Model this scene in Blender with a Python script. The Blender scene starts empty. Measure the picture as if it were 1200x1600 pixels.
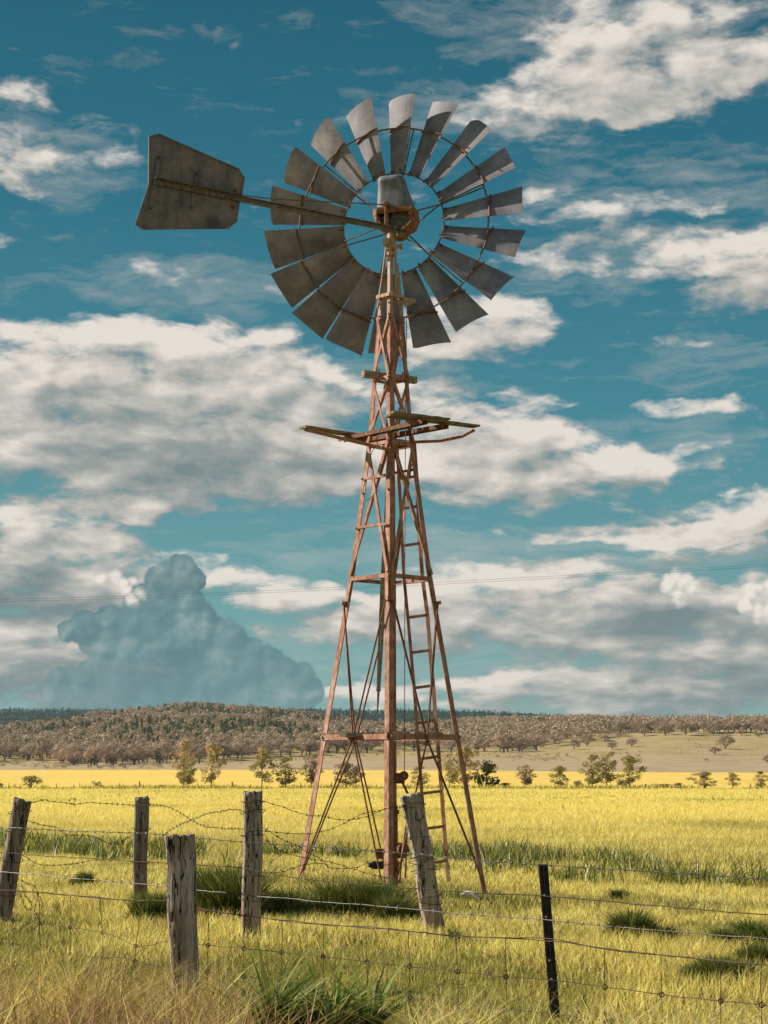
import bpy, math, random
import numpy as np
from mathutils import Vector, noise as mnoise
rng = np.random.default_rng(7); random.seed(7)
R = math.radians
scene = bpy.context.scene
COL = scene.collection

# ------------------------------------------------------------------ camera model (used for measuring only)
F, CX, CY, HOR = 2800.0, 600.0, 800.0, 1190.0
P = math.atan((HOR-CY)/F); SP, CP = math.sin(P), math.cos(P)
CAMZ = 1.6
def ray(px, py):
    u, v = (px-CX)/F, (CY-py)/F
    return Vector((u, CP-v*SP, SP+v*CP))
def at(px, py, Y):
    d = ray(px, py); k = Y/d.y
    return Vector((d.x*k, Y, CAMZ+d.z*k))
def at_z(px, py, z):
    d = ray(px, py); k = (z-CAMZ)/d.z
    return Vector((d.x*k, d.y*k, z))
def at_plane(px, py, p0, n):
    d = ray(px, py); o = Vector((0, 0, CAMZ))
    k = (p0-o).dot(n)/d.dot(n)
    return o+d*k

# ------------------------------------------------------------------ object helpers
def tag(o, label=None, cat=None, group=None, kind=None):
    if label: o['label'] = label
    if cat: o['category'] = cat
    if group: o['group'] = group
    if kind: o['kind'] = kind
    return o
def empty(name, loc=(0, 0, 0)):
    o = bpy.data.objects.new(name, None); o.empty_display_size = .1
    COL.objects.link(o); o.location = loc; return o
def origin_of(p):
    v = Vector((0, 0, 0))
    while p is not None:
        v = v+p.location; p = p.parent
    return v
def link_mesh(name, me, mat=None, parent=None):
    o = bpy.data.objects.new(name, me); COL.objects.link(o)
    if mat: me.materials.append(mat)
    if parent: o.parent = parent
    return o
class MB:
    def __init__(s): s.v = []; s.f = []
    def add(s, vs, fs):
        n = len(s.v); s.v += [tuple(v) for v in vs]; s.f += [tuple(i+n for i in f) for f in fs]
    def box(s, c, sx, sy, sz, ax=(1, 0, 0), ay=(0, 1, 0), az=(0, 0, 1)):
        c = Vector(c); ax, ay, az = Vector(ax)*sx/2, Vector(ay)*sy/2, Vector(az)*sz/2
        vs = [c+ax*i+ay*j+az*k for k in (-1, 1) for j in (-1, 1) for i in (-1, 1)]
        s.add(vs, [(0, 2, 3, 1), (4, 5, 7, 6), (0, 1, 5, 4), (2, 6, 7, 3), (0, 4, 6, 2), (1, 3, 7, 5)])
    def bar(s, p0, p1, w, t, n):
        """flat bar from p0 to p1, width w seen along n, thickness t along n"""
        p0, p1, n = Vector(p0), Vector(p1), Vector(n)
        d = (p1-p0); L = d.length; d.normalize(); n = (n-d*n.dot(d)).normalized(); w_ = d.cross(n)
        s.box((p0+p1)/2, L, w, t, d, w_, n)
    def angle(s, p0, p1, w, t, n):
        """angle iron: flat bar plus a lip on its lower edge"""
        p0, p1, n = Vector(p0), Vector(p1), Vector(n)
        d = (p1-p0); L = d.length; d.normalize(); n = (n-d*n.dot(d)).normalized(); w_ = d.cross(n)
        if w_.z > 0: w_ = -w_
        m = (p0+p1)/2
        s.box(m, L, w, t, d, w_, n)
        s.box(m+w_*(w/2-t/2)-n*(w/2), L, t, w-t, d, w_, n)
    def tube(s, pts, r, k=6, cap=True):
        pts = [Vector(p) for p in pts]; rs = r if isinstance(r, (list, tuple)) else [r]*len(pts)
        up = None; rings = []
        for i, p in enumerate(pts):
            d = (pts[min(i+1, len(pts)-1)]-pts[max(i-1, 0)])
            if d.length < 1e-9: d = Vector((0, 0, 1))
            d.normalize()
            if up is None:
                up = Vector((0, 0, 1)) if abs(d.z) < .9 else Vector((0, 1, 0))
            a = d.cross(up)
            if a.length < 1e-4: a = d.cross(Vector((1, 0, 0)))
            a.normalize(); b = d.cross(a); up = -b if b.dot(up) < 0 else b
            rings.append([p+(a*math.cos(2*math.pi*j/k)+b*math.sin(2*math.pi*j/k))*rs[i] for j in range(k)])
        vs = [v for rg in rings for v in rg]; fs = []
        for i in range(len(pts)-1):
            for j in range(k):
                fs.append((i*k+j, i*k+(j+1) % k, (i+1)*k+(j+1) % k, (i+1)*k+j))
        if cap:
            fs.append(tuple(range(k-1, -1, -1))); fs.append(tuple((len(pts)-1)*k+j for j in range(k)))
        s.add(vs, fs)
    def bolt(s, c, n, r=.012, h=.014):
        c, n = Vector(c), Vector(n).normalized()
        s.tube([c-n*h*.3, c+n*h], r, 6)
    def loft(s, rings, cap0=True, cap1=True, closed=True):
        k = len(rings[0]); vs = [v for rg in rings for v in rg]; fs = []
        for i in range(len(rings)-1):
            for j in range(k if closed else k-1):
                fs.append((i*k+j, i*k+(j+1) % k, (i+1)*k+(j+1) % k, (i+1)*k+j))
        if cap0: fs.append(tuple(range(k-1, -1, -1)))
        if cap1: fs.append(tuple((len(rings)-1)*k+j for j in range(k)))
        s.add(vs, fs)
    def build(s, name, mat, parent=None, smooth=False, bevel=0):
        o0 = origin_of(parent)
        me = bpy.data.meshes.new(name)
        me.from_pydata([(v[0]-o0.x, v[1]-o0.y, v[2]-o0.z) for v in s.v], [], s.f)
        me.update()
        if smooth: me.shade_smooth()
        o = link_mesh(name, me, mat, parent)
        if bevel:
            m = o.modifiers.new('bevel', 'BEVEL'); m.width = bevel; m.segments = 1; m.limit_method = 'ANGLE'
        return o
def np_mesh(name, V, faces_list, mat=None, parent=None, col=None, smooth=False):
    """V (n,3); faces_list: list of int arrays (m,k)"""
    me = bpy.data.meshes.new(name)
    me.vertices.add(len(V)); me.vertices.foreach_set('co', np.asarray(V, np.float32).ravel())
    loops = np.concatenate([f.ravel() for f in faces_list]).astype(np.int32)
    tot = np.concatenate([np.full(len(f), f.shape[1], np.int32) for f in faces_list])
    start = np.concatenate([[0], np.cumsum(tot)[:-1]]).astype(np.int32)
    me.loops.add(len(loops)); me.loops.foreach_set('vertex_index', loops)
    me.polygons.add(len(tot)); me.polygons.foreach_set('loop_start', start)
    me.update(calc_edges=True)
    if col is not None:
        a = me.color_attributes.new('Col', 'FLOAT_COLOR', 'POINT')
        c = np.ones((len(V), 4), np.float32); c[:, :3] = col; a.data.foreach_set('color', c.ravel())
    if smooth: me.shade_smooth()
    return link_mesh(name, me, mat, parent)

# value noise in numpy
_perm = np.random.default_rng(11).random((256, 256))
def vnoise(x, y):
    xi = np.floor(x).astype(int); yi = np.floor(y).astype(int); fx = x-xi; fy = y-yi
    fx = fx*fx*(3-2*fx); fy = fy*fy*(3-2*fy)
    g = lambda a, b: _perm[a % 256, b % 256]
    return (g(xi, yi)*(1-fx)+g(xi+1, yi)*fx)*(1-fy)+(g(xi, yi+1)*(1-fx)+g(xi+1, yi+1)*fx)*fy
def fbm(x, y, o=4):
    s = 0; a = .5; t = 0
    for i in range(o):
        s = s+a*vnoise(x*2**i+17*i, y*2**i-9*i); t += a; a *= .5
    return s/t

# ------------------------------------------------------------------ material helpers
class NT:
    def __init__(s, nt): s.nt = nt; s.n = nt.nodes; s.l = nt.links
    def new(s, t, **kw):
        n = s.n.new(t)
        for k, v in kw.items(): setattr(n, k, v)
        return n
    def put(s, sock, v):
        if v is None: return
        if hasattr(v, 'is_output'): s.l.new(v, sock)
        else: sock.default_value = v
    def math(s, op, a, b=None, c=None, clamp=False):
        n = s.new('ShaderNodeMath', operation=op, use_clamp=clamp)
        s.put(n.inputs[0], a); s.put(n.inputs[1], b); s.put(n.inputs[2], c); return n.outputs[0]
    def vmath(s, op, a, b=None, c=None):
        n = s.new('ShaderNodeVectorMath', operation=op)
        s.put(n.inputs[0], a); s.put(n.inputs[1], b)
        if c is not None: s.put(n.inputs[2], c)
        return n.outputs['Value'] if op in ('LENGTH', 'DOT_PRODUCT', 'DISTANCE') else n.outputs[0]
    def mapr(s, v, a, b, c=0., d=1., smooth=False):
        n = s.new('ShaderNodeMapRange'); n.interpolation_type = 'SMOOTHSTEP' if smooth else 'LINEAR'
        s.put(n.inputs[0], v)
        for i, q in enumerate((a, b, c, d)): s.put(n.inputs[i+1], q)
        return n.outputs[0]
    def mix(s, f, a, b, bt='MIX'):
        n = s.new('ShaderNodeMix', data_type='RGBA', blend_type=bt)
        s.put(n.inputs[0], f)
        for i, q in ((6, a), (7, b)):
            if isinstance(q, tuple) and len(q) == 3: q = q+(1,)
            s.put(n.inputs[i], q)
        return n.outputs[2]
    def noise(s, vec, scale, detail=4, rough=.55, dist=0, color=False):
        n = s.new('ShaderNodeTexNoise'); s.put(n.inputs['Vector'], vec); n.inputs['Scale'].default_value = scale
        n.inputs['Detail'].default_value = detail; n.inputs['Roughness'].default_value = rough; n.inputs['Distortion'].default_value = dist
        return n.outputs['Color'] if color else n.outputs['Fac']
    def ramp(s, f, stops):
        n = s.new('ShaderNodeValToRGB'); s.put(n.inputs[0], f); e = n.color_ramp.elements
        while len(e) < len(stops): e.new(.5)
        for i, (p, c) in enumerate(stops):
            e[i].position = p; e[i].color = c+(1,) if len(c) == 3 else c
        return n.outputs[0]
def material(name, fn, rough=.8, metal=0., spec=.3, bump=None, transl=0.):
    m = bpy.data.materials.new(name); m.use_nodes = True; t = NT(m.node_tree); m.node_tree.nodes.clear()
    out = t.new('ShaderNodeOutputMaterial'); b = t.new('ShaderNodeBsdfPrincipled')
    b.inputs['Metallic'].default_value = metal; b.inputs['Specular IOR Level'].default_value = spec
    res = fn(t)
    colr, hgt, rg = (res+(None, None))[:3] if isinstance(res, tuple) and not isinstance(res[0], float) else (res, None, None)
    t.put(b.inputs['Base Color'], colr if not isinstance(colr, tuple) else colr+(1,))
    t.put(b.inputs['Roughness'], rg if rg is not None else rough)
    if hgt is not None:
        bp = t.new('ShaderNodeBump'); bp.inputs['Strength'].default_value = 1.; bp.inputs['Distance'].default_value = bump or .005
        t.put(bp.inputs['Height'], hgt); t.l.new(bp.outputs[0], b.inputs['Normal'])
    sh = b.outputs[0]
    if transl:
        tr = t.new('ShaderNodeBsdfTranslucent'); t.put(tr.inputs[0], colr)
        mx = t.new('ShaderNodeMixShader'); mx.inputs[0].default_value = transl
        t.l.new(sh, mx.inputs[1]); t.l.new(tr.outputs[0], mx.inputs[2]); sh = mx.outputs[0]
    t.l.new(sh, out.inputs[0]); return m
def ocoord(t, scale=None):
    c = t.new('ShaderNodeTexCoord').outputs['Object']
    if scale:
        c = t.vmath('MULTIPLY', c, scale)
    return c
def wpos(t): return t.new('ShaderNodeNewGeometry').outputs['Position']

def m_rust(t):
    c = wpos(t); n1 = t.noise(c, 9, 5, .6); n2 = t.noise(t.vmath('MULTIPLY', c, (60., 60., 9.)), 1, 4, .6)
    k = t.ramp(n1, [(.3, (.27, .115, .07)), (.5, (.44, .205, .135)), (.7, (.56, .33, .24))])
    k = t.mix(t.mapr(n2, .50, .68), k, (.13, .05, .03))
    n4 = t.noise(t.vmath('MULTIPLY', c, (7., 7., 1.7)), 1, 5, .7); k = t.mix(t.mapr(n4, .53, .63, 0, .7), k, (.20, .10, .07)); k = t.mix(t.mapr(n4, .44, .36, 0, .5), k, (.56, .38, .30))
    n5 = t.noise(t.vmath('ADD', t.vmath('MULTIPLY', c, (5., 5., 2.2)), (3., 9., 4.)), 1, 6, .7); k = t.mix(t.mapr(n5, .56, .66, 0, .6), k, (.44, .36, .32))
    return k, n2
RUST = material('rusty_red_paint', m_rust, rough=.75, bump=.002)
def m_rustd(t):
    c = wpos(t); n1 = t.noise(c, 14, 5, .65)
    return t.ramp(n1, [(.3, (.07, .03, .018)), (.55, (.21, .09, .045)), (.72, (.36, .17, .09))]), n1
RUSTD = material('dark_rust', m_rustd, rough=.8, bump=.003)
def m_casting(t):
    c = wpos(t); n1 = t.noise(c, 16, 6, .65)
    return t.ramp(n1, [(.3, (.09, .032, .018)), (.5, (.24, .095, .042)), (.7, (.38, .18, .09))]), n1
CASTING = material('rusted_casting', m_casting, rough=.7, bump=.004)
def m_beige(t):
    c = wpos(t); n1 = t.noise(t.vmath('MULTIPLY', c, (20., 20., 5.)), 1, 5, .6)
    return t.ramp(n1, [(.3, (.20, .115, .07)), (.5, (.43, .29, .21)), (.72, (.53, .39, .31))]), n1
BEIGE = material('weathered_beige_steel', m_beige, rough=.7, bump=.002)
def m_galv(t):
    c = wpos(t); n1 = t.noise(c, 2.2, 6, .7); n2 = t.noise(c, 22, 5, .7)
    v = t.new('ShaderNodeTexVoronoi'); t.put(v.inputs['Vector'], c); v.inputs['Scale'].default_value = 45
    k = t.ramp(n1, [(.32, (.11, .108, .145)), (.5, (.215, .207, .25)), (.66, (.35, .325, .345))])
    k = t.mix(t.mapr(v.outputs['Distance'], 0, .9, .0, .12), k, (.33, .32, .35))
    k = t.mix(t.mapr(n2, .55, .8, 0, .5), k, (.17, .11, .075))
    # old rust bleeding in broad patches
    n3 = t.noise(t.vmath('ADD', c, (7., 3., 1.)), 1.3, 4, .6)
    k = t.mix(t.math('MULTIPLY', t.mapr(n3, .54, .72, 0, .8), t.mapr(n2, .3, .6)), k, (.15, .10, .06))
    return k, n2, t.mapr(n1, .3, .7, .65, .8)
GALV = material('aged_galvanised_sheet', m_galv, metal=.0, spec=.3, bump=.0015)
def m_vane(t):
    c = wpos(t); n1 = t.noise(c, 3., 6, .7); n2 = t.noise(c, 30, 5, .75); n3 = t.noise(t.vmath('MULTIPLY', c, (14., 14., 2.)), 1, 4, .6)
    k = t.ramp(n1, [(.34, (.085, .075, .092)), (.5, (.18, .156, .165)), (.66, (.27, .215, .175))])
    k = t.mix(t.mapr(n2, .58, .75, 0, .6), k, (.34, .29, .25)); k = t.mix(t.mapr(n3, .55, .7, 0, .5), k, (.10, .06, .035))
    return k, n2
VANE = material('stained_vane_sheet', m_vane, rough=.65, metal=.1, bump=.002)
def m_zinc(t):
    c = wpos(t); n1 = t.noise(t.vmath('MULTIPLY', c, (18., 18., 4.)), 1, 5, .6)
    return t.ramp(n1, [(.3, (.10, .10, .12)), (.6, (.20, .20, .225)), (.8, (.33, .31, .32))]), n1
ZINC = material('zinc_hood_sheet', m_zinc, rough=.68, metal=.0, spec=.35, bump=.001)
def m_steel(t):
    n = t.noise(wpos(t), 25, 4); return t.ramp(n, [(.35, (.08, .075, .07)), (.65, (.22, .19, .165))]), n
STEEL = material('old_grey_steel', m_steel, rough=.6, metal=.3, bump=.001)
def m_boom(t):
    n = t.noise(wpos(t), 12, 4); return t.ramp(n, [(.35, (.12, .095, .105)), (.65, (.25, .205, .21))]), n
BOOM = material('boom_steel', m_boom, rough=.6, bump=.001)
def m_wood(dark):
    def f(t):
        c = ocoord(t); nd = t.noise(c, 2.5, 3)
        cc = t.vmath('ADD', t.vmath('MULTIPLY', c, (38., 38., 1.6)), t.vmath('MULTIPLY', t.noise(c, 4, 2, color=True), (2.5, 2.5, 2.5)))
        g = t.noise(cc, 1, 6, .65); g2 = t.noise(t.vmath('MULTIPLY', c, (120., 120., 2.)), 1, 3, .6)
        k = t.ramp(g, [(.28, (.02*dark, .014*dark, .011*dark)), (.42, (.20*dark, .160*dark, .138*dark)), (.6, (.33*dark, .282*dark, .25*dark)), (.78, (.45*dark, .40*dark, .365*dark))])
        k = t.mix(t.mapr(nd, .4, .68, 0, .55), k, (.20*dark, .125*dark, .075*dark))
        k = t.mix(t.mapr(g2, .5, .75, 0, .4), k, (.10*dark, .075*dark, .055*dark))
        cc2 = t.vmath('ADD', t.vmath('MULTIPLY', c, (13., 13., .45)), t.vmath('MULTIPLY', t.noise(c, 5, 2, color=True), (.8, .8, .8)))
        cr = t.math('ABSOLUTE', t.math('SUBTRACT', t.noise(cc2, 1, 3, .5), .5)); crm = t.mapr(cr, .003, .013, 1, 0)
        g3 = t.noise(t.vmath('MULTIPLY', c, (48., 48., .8)), 1, 4, .65)
        k = t.mix(t.mapr(g3, .40, .33, 0, .6), k, (.035, .024, .018)); k = t.mix(crm, k, (.012, .009, .007))
        h = t.math('SUBTRACT', t.math('ADD', t.math('MULTIPLY', g, .8), t.math('MULTIPLY', g2, .3)), t.math('MULTIPLY', crm, .8)); return k, h
    return f
WOOD = material('weathered_post_wood', m_wood(1.75), rough=.9, spec=.15, bump=.02)
WOODD = material('dark_weathered_post_wood', m_wood(1.2), rough=.9, spec=.15, bump=.02)
def m_plank(t):
    c = wpos(t); q = t.new('ShaderNodeTexCoord').outputs['Object']
    n = t.noise(t.vmath('MULTIPLY', q, (9., 9., 30.)), 1, 6, .65); m = t.noise(c, 6, 4)
    k = t.ramp(n, [(.3, (.07, .05, .035)), (.5, (.25, .20, .145)), (.7, (.40, .34, .27))])
    return t.mix(t.mapr(m, .52, .64, 0, .6), k, (.19, .145, .06)), n
PLANK = material('mossy_old_plank', m_plank, rough=.95, spec=.1, bump=.01)
def m_beam(t):
    c = wpos(t); n = t.noise(t.vmath('MULTIPLY', c, (14., 14., 40.)), 1, 6, .65)
    return t.ramp(n, [(.3, (.11, .075, .05)), (.5, (.33, .26, .18)), (.7, (.46, .38, .29))]), n
BEAM = material('pale_old_timber', m_beam, rough=.9, spec=.1, bump=.008)
def m_wire(t):
    n = t.noise(wpos(t), 6, 3); return t.ramp(n, [(.35, (.05, .032, .025)), (.65, (.13, .08, .06))])
WIRE = material('rusty_wire', m_wire, rough=.8, spec=.2)
def m_wire2(t):
    n = t.noise(wpos(t), 5, 3); return t.ramp(n, [(.35, (.05, .04, .037)), (.65, (.13, .115, .11))])
WIREG = material('grey_wire', m_wire2, rough=.5, metal=.3, spec=.4)
def m_picket(t):
    n = t.noise(wpos(t), 30, 4); return t.ramp(n, [(.4, (.012, .010, .010)), (.7, (.05, .035, .03))])
PICKET = material('black_picket_steel', m_picket, rough=.6)
CABLE = material('black_cable', lambda t: (.09, .10, .11), rough=.6)
BLACK = material('black_rubber', lambda t: (.02, .02, .022), rough=.5)
WHITE = material('white_plastic', lambda t: (.42, .42, .40), rough=.5)

def attr(t, n='Col'):
    a = t.new('ShaderNodeAttribute', attribute_name=n); return a.outputs['Color']
GRASS = material('grass_blades', lambda t: attr(t), rough=.6, spec=.25, transl=.38)
DRY = material('dry_grass_blades', lambda t: attr(t), rough=.7, spec=.15, transl=.25)
LEAF = material('leaf_clumps', lambda t: attr(t), rough=.75, spec=.15, transl=.3)
def leafmat(name, a, b, transl=.25):
    def f(t):
        oi = t.new('ShaderNodeObjectInfo'); n = t.noise(wpos(t), .6, 3)
        k = t.mix(oi.outputs['Random'], a, b); return t.mix(t.mapr(n, .35, .65, 0, .35), k, tuple(x*.7 for x in a))
    return material(name, f, rough=.8, spec=.1, transl=transl)
GUM = leafmat('grey_gum_leaves', (.38, .275, .19), (.56, .42, .31))
CYP = leafmat('cypress_leaves', (.11, .12, .045), (.19, .18, .075))
SAPL = leafmat('sapling_leaves', (.42, .37, .15), (.55, .44, .23), .4)
SAPLO = leafmat('golden_sapling_leaves', (.56, .43, .20), (.56, .44, .22), .35)
SHRUBD = leafmat('dark_shrub_leaves', (.09, .10, .03), (.14, .13, .045))
def m_bark(t):
    n = t.noise(wpos(t), 3, 4); return t.ramp(n, [(.3, (.09, .07, .055)), (.7, (.25, .20, .165))])
BARK = material('tree_bark', m_bark, rough=.9)
def m_rock(t):
    n = t.noise(wpos(t), 2, 4); return t.ramp(n, [(.3, (.3, .27, .23)), (.7, (.55, .5, .45))])
ROCK = material('pale_rock', m_rock, rough=.9)
# ================================================================== terrain
def te(row):
    v = (CY-row)/F; return (SP+v*CP)/(CP-v*SP)
COLS = np.array([-400, 0, 150, 300, 450, 600, 750, 900, 1050, 1200, 1600.])
RS = [200, 640, 700, 900, 1100, 1400, 1800, 2200, 2500, 3200, 3700, 4500]
ROWS = [[1231]*11,
        [1203, 1203, 1203, 1203, 1203, 1204, 1204, 1206, 1207, 1207, 1207],
        [1202, 1201, 1201, 1201, 1200, 1200, 1201, 1203, 1205, 1205, 1205],
        [1192, 1193, 1193, 1192, 1189, 1187, 1187, 1188, 1185, 1187, 1187],
        [1184, 1183, 1181, 1178, 1177, 1176, 1172, 1165, 1162, 1166, 1166],
        [1168, 1166, 1158, 1150, 1154, 1160, 1154, 1149, 1143, 1143, 1143],
        [1152, 1149, 1133, 1118, 1128, 1147, 1136, 1133, 1139, 1141, 1141],
        [1150, 1146, 1124, 1107, 1117, 1142, 1138, 1139, 1144, 1146, 1146],
        [1160, 1156, 1140, 1128, 1134, 1150, 1150, 1155, 1158, 1160, 1160],
        [1135, 1133, 1132, 1130, 1130, 1131, 1133, 1140, 1150, 1155, 1155],
        [1114, 1114, 1115, 1116, 1113, 1113, 1116, 1124, 1136, 1142, 1142],
        [1140]*11]
_R = np.array([0, 12, 60.]+RS+[9000.])
_Z = np.zeros((len(_R), len(COLS)))
for i, r in enumerate(RS):
    for j in range(len(COLS)): _Z[i+3, j] = CAMZ+r*te(ROWS[i][j])
_Z[2] = -.05; _Z[-1] = -40
# dense table, smoothed
_U = np.linspace(0, 1, 600)                    # log radius
_LR = np.log(5+_R); _Ud = _LR[0]+(_LR[-1]-_LR[0])*_U
_C = np.linspace(-400, 1600, 201)
_T = np.array([[0.]*201]*600)
tmp = np.array([np.interp(_C, COLS, _Z[i]) for i in range(len(_R))])
for j in range(201): _T[:, j] = np.interp(_Ud, _LR, tmp[:, j])
def _blur(a, w, ax):
    k = np.hanning(w+2)[1:-1]; k /= k.sum()
    pad = [(0, 0), (0, 0)]; pad[ax] = (w//2, w//2)
    return np.apply_along_axis(lambda q: np.convolve(q, k, 'valid'), ax, np.pad(a, pad, mode='edge'))
_T = _blur(_blur(_T, 9, 0), 11, 1)
def ground(x, y):
    x = np.asarray(x, float); y = np.asarray(y, float)
    r = np.hypot(x, y); az = np.clip(np.arctan2(x, y), -1.2, 1.2)
    c = np.clip(600+2827*np.tan(az), -400, 1600)
    u = (np.log(5+r)-_Ud[0])/(_Ud[-1]-_Ud[0])*599; u = np.clip(u, 0, 598.999); ui = u.astype(int); fu = u-ui
    k = (c+400)/10; k = np.clip(k, 0, 199.999); ki = k.astype(int); fk = k-ki
    z = (_T[ui, ki]*(1-fk)+_T[ui, ki+1]*fk)*(1-fu)+(_T[ui+1, ki]*(1-fk)+_T[ui+1, ki+1]*fk)*fu
    z = z+(fbm(x*.35+50, y*.35+50, 3)-.5)*.16*np.clip(r/10, 0, 1)
    z = z+(fbm(x*.012+9, y*.012+5, 4)-.5)*9*np.clip((r-750)/500, 0, 1)
    z = z-.10*np.clip(x, -1.6, 1.6)*np.exp(-((y-23)/5.)**2)
    z = z-.10*np.exp(-((x+1.5)/1.2)**2-((y-12.8)/1.3)**2)
    return z
def gz(x, y): return float(ground(np.array([x]), np.array([y]))[0])
def colx(col, r): return r*(col-600)/2827.

az = np.concatenate([np.linspace(-math.pi, -.45, 50, endpoint=False), np.linspace(-.45, .45, 420, endpoint=False), np.linspace(.45, math.pi, 51)])
rr = np.concatenate([[0.5], np.geomspace(2, 5000, 600)])
A, RR = np.meshgrid(az, rr); GX = RR*np.sin(A); GY = RR*np.cos(A); GZ = ground(GX, GY)
V = np.stack([GX.ravel(), GY.ravel(), GZ.ravel()], 1)
n, m = len(rr), len(az); I = np.arange(n*m).reshape(n, m)
Fq = np.stack([I[:-1, :-1], I[:-1, 1:], I[1:, 1:], I[1:, :-1]], -1).reshape(-1, 4)
V = np.vstack([V, [[0, 0, 0]]]); ctr = n*m
Ft = np.stack([np.full(m-1, ctr), I[0, 1:], I[0, :-1]], -1)

def m_ground(t):
    p = wpos(t); sx = t.new('ShaderNodeSeparateXYZ'); t.l.new(p, sx.inputs[0])
    x, y, z = sx.outputs
    r = t.math('SQRT', t.math('ADD', t.math('MULTIPLY', x, x), t.math('MULTIPLY', y, y)))
    wob = t.math('MULTIPLY', t.math('SUBTRACT', t.noise(p, .02, 3), .5), 12)
    r2 = t.math('ADD', r, wob)
    n1 = t.noise(p, 1.2, 5, .6); n2 = t.noise(p, 9, 5, .65); n3 = t.noise(p, .05, 5, .6); n4 = t.noise(p, .3, 4, .6)
    near = t.ramp(n2, [(.3, (.07, .062, .015)), (.5, (.16, .13, .03)), (.7, (.30, .23, .05))])
    mead = t.ramp(n1, [(.3, (.54, .46, .10)), (.5, (.68, .54, .12)), (.7, (.76, .58, .16))])
    mead = t.mix(t.mapr(t.noise(t.vmath('MULTIPLY', p, (.12, .5, .3)), 1, 5, .6), .55, .68, 0, .55), mead, (.22, .25, .03))
    k = t.mix(t.mapr(r, 28, 60), near, mead)
    can = t.ramp(t.noise(t.vmath('MULTIPLY', p, (.04, .012, .05)), 1, 5, .65), [(.3, (.70, .49, .115)), (.6, (.79, .56, .14)), (.8, (.74, .55, .15))])
    verge = t.ramp(n4, [(.35, (.17, .19, .03)), (.6, (.50, .42, .06))])
    k = t.mix(t.mapr(r2, 194, 197), k, verge); k = t.mix(t.mapr(r, 205, 209), k, can)
    beige = t.ramp(n3, [(.3, (.33, .24, .14)), (.6, (.44, .34, .22))])
    past = t.ramp(n3, [(.3, (.30, .235, .10)), (.5, (.40, .31, .15)), (.7, (.46, .34, .19))])
    past = t.mix(t.mapr(t.noise(p, .4, 3, .7), .5, .75, 0, .5), past, (.20, .15, .09))
    k = t.mix(t.mapr(r2, 640, 648), k, beige); k = t.mix(t.mapr(r2, 830, 1000), k, past)
    k = t.mix(t.mapr(r, 2900, 3100), k, (.05, .06, .03))
    return k, n2
GROUND = material('ground_field', m_ground, rough=.95, spec=.05, bump=.03)
g = np_mesh('ground', V, [Fq[:, ::-1], Ft[:, ::-1]], GROUND, smooth=True); tag(g, kind='structure')

# ================================================================== camera, sun, sky
cam = bpy.data.cameras.new('camera'); co = bpy.data.objects.new('camera', cam); COL.objects.link(co)
co.location = (0, 0, CAMZ); co.rotation_euler = (math.pi/2+P, 0, 0)
cam.sensor_fit = 'VERTICAL'; cam.sensor_height = 24; cam.lens = 24*F/1600; cam.clip_end = 20000; cam.clip_start = .1
scene.camera = co
SUN_EL, SUN_A = R(31), R(-14)         # SUN_A: how far in front of square-left the sun stands
sd = Vector((-math.cos(SUN_A)*math.cos(SUN_EL), -math.sin(SUN_A)*math.cos(SUN_EL), math.sin(SUN_EL)))
sl = bpy.data.lights.new('sun', 'SUN'); sl.energy = 5.0; sl.angle = R(.6); sl.color = (1, .90, .76)
so = bpy.data.objects.new('sun', sl); COL.objects.link(so); so.rotation_euler = sd.to_track_quat('Z', 'Y').to_euler(); so.location = (-30, 0, 40)
vs = scene.view_settings; vs.view_transform = 'Standard'; vs.look = 'None'; vs.gamma = 1; vs.exposure = EXPO = .55
scene.cycles.max_bounces = 6; scene.cycles.transparent_max_bounces = 8

w = bpy.data.worlds.new('World'); scene.world = w; w.use_nodes = True; t = NT(w.node_tree); t.n.clear()
out = t.new('ShaderNodeOutputWorld'); bg = t.new('ShaderNodeBackground'); t.l.new(bg.outputs[0], out.inputs[0])
sky = t.new('ShaderNodeTexSky', sky_type='NISHITA', sun_disc=False, sun_elevation=SUN_EL, sun_rotation=math.atan2(sd.x, sd.y), altitude=300, air_density=1., dust_density=1.2, ozone_density=3.)
SKY_STR = .09
bg.inputs[1].default_value = SKY_STR
dirn = t.new('ShaderNodeTexCoord').outputs['Generated']
sx = t.new('ShaderNodeSeparateXYZ'); t.l.new(dirn, sx.inputs[0]); dx, dy, dz = sx.outputs
K = 2800.
AZ = t.math('MULTIPLY', t.math('ARCTAN2', dx, dy), K/100)
EL = t.math('MULTIPLY', t.math('ARCSINE', dz), K/100)
pc = t.new('ShaderNodeCombineXYZ'); t.l.new(AZ, pc.inputs[0]); t.l.new(EL, pc.inputs[1]); PV = pc.outputs[0]
def sp(px, py):
    d = ray(px, py).normalized(); return (math.atan2(d.x, d.y)*K/100, math.asin(d.z)*K/100)
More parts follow.
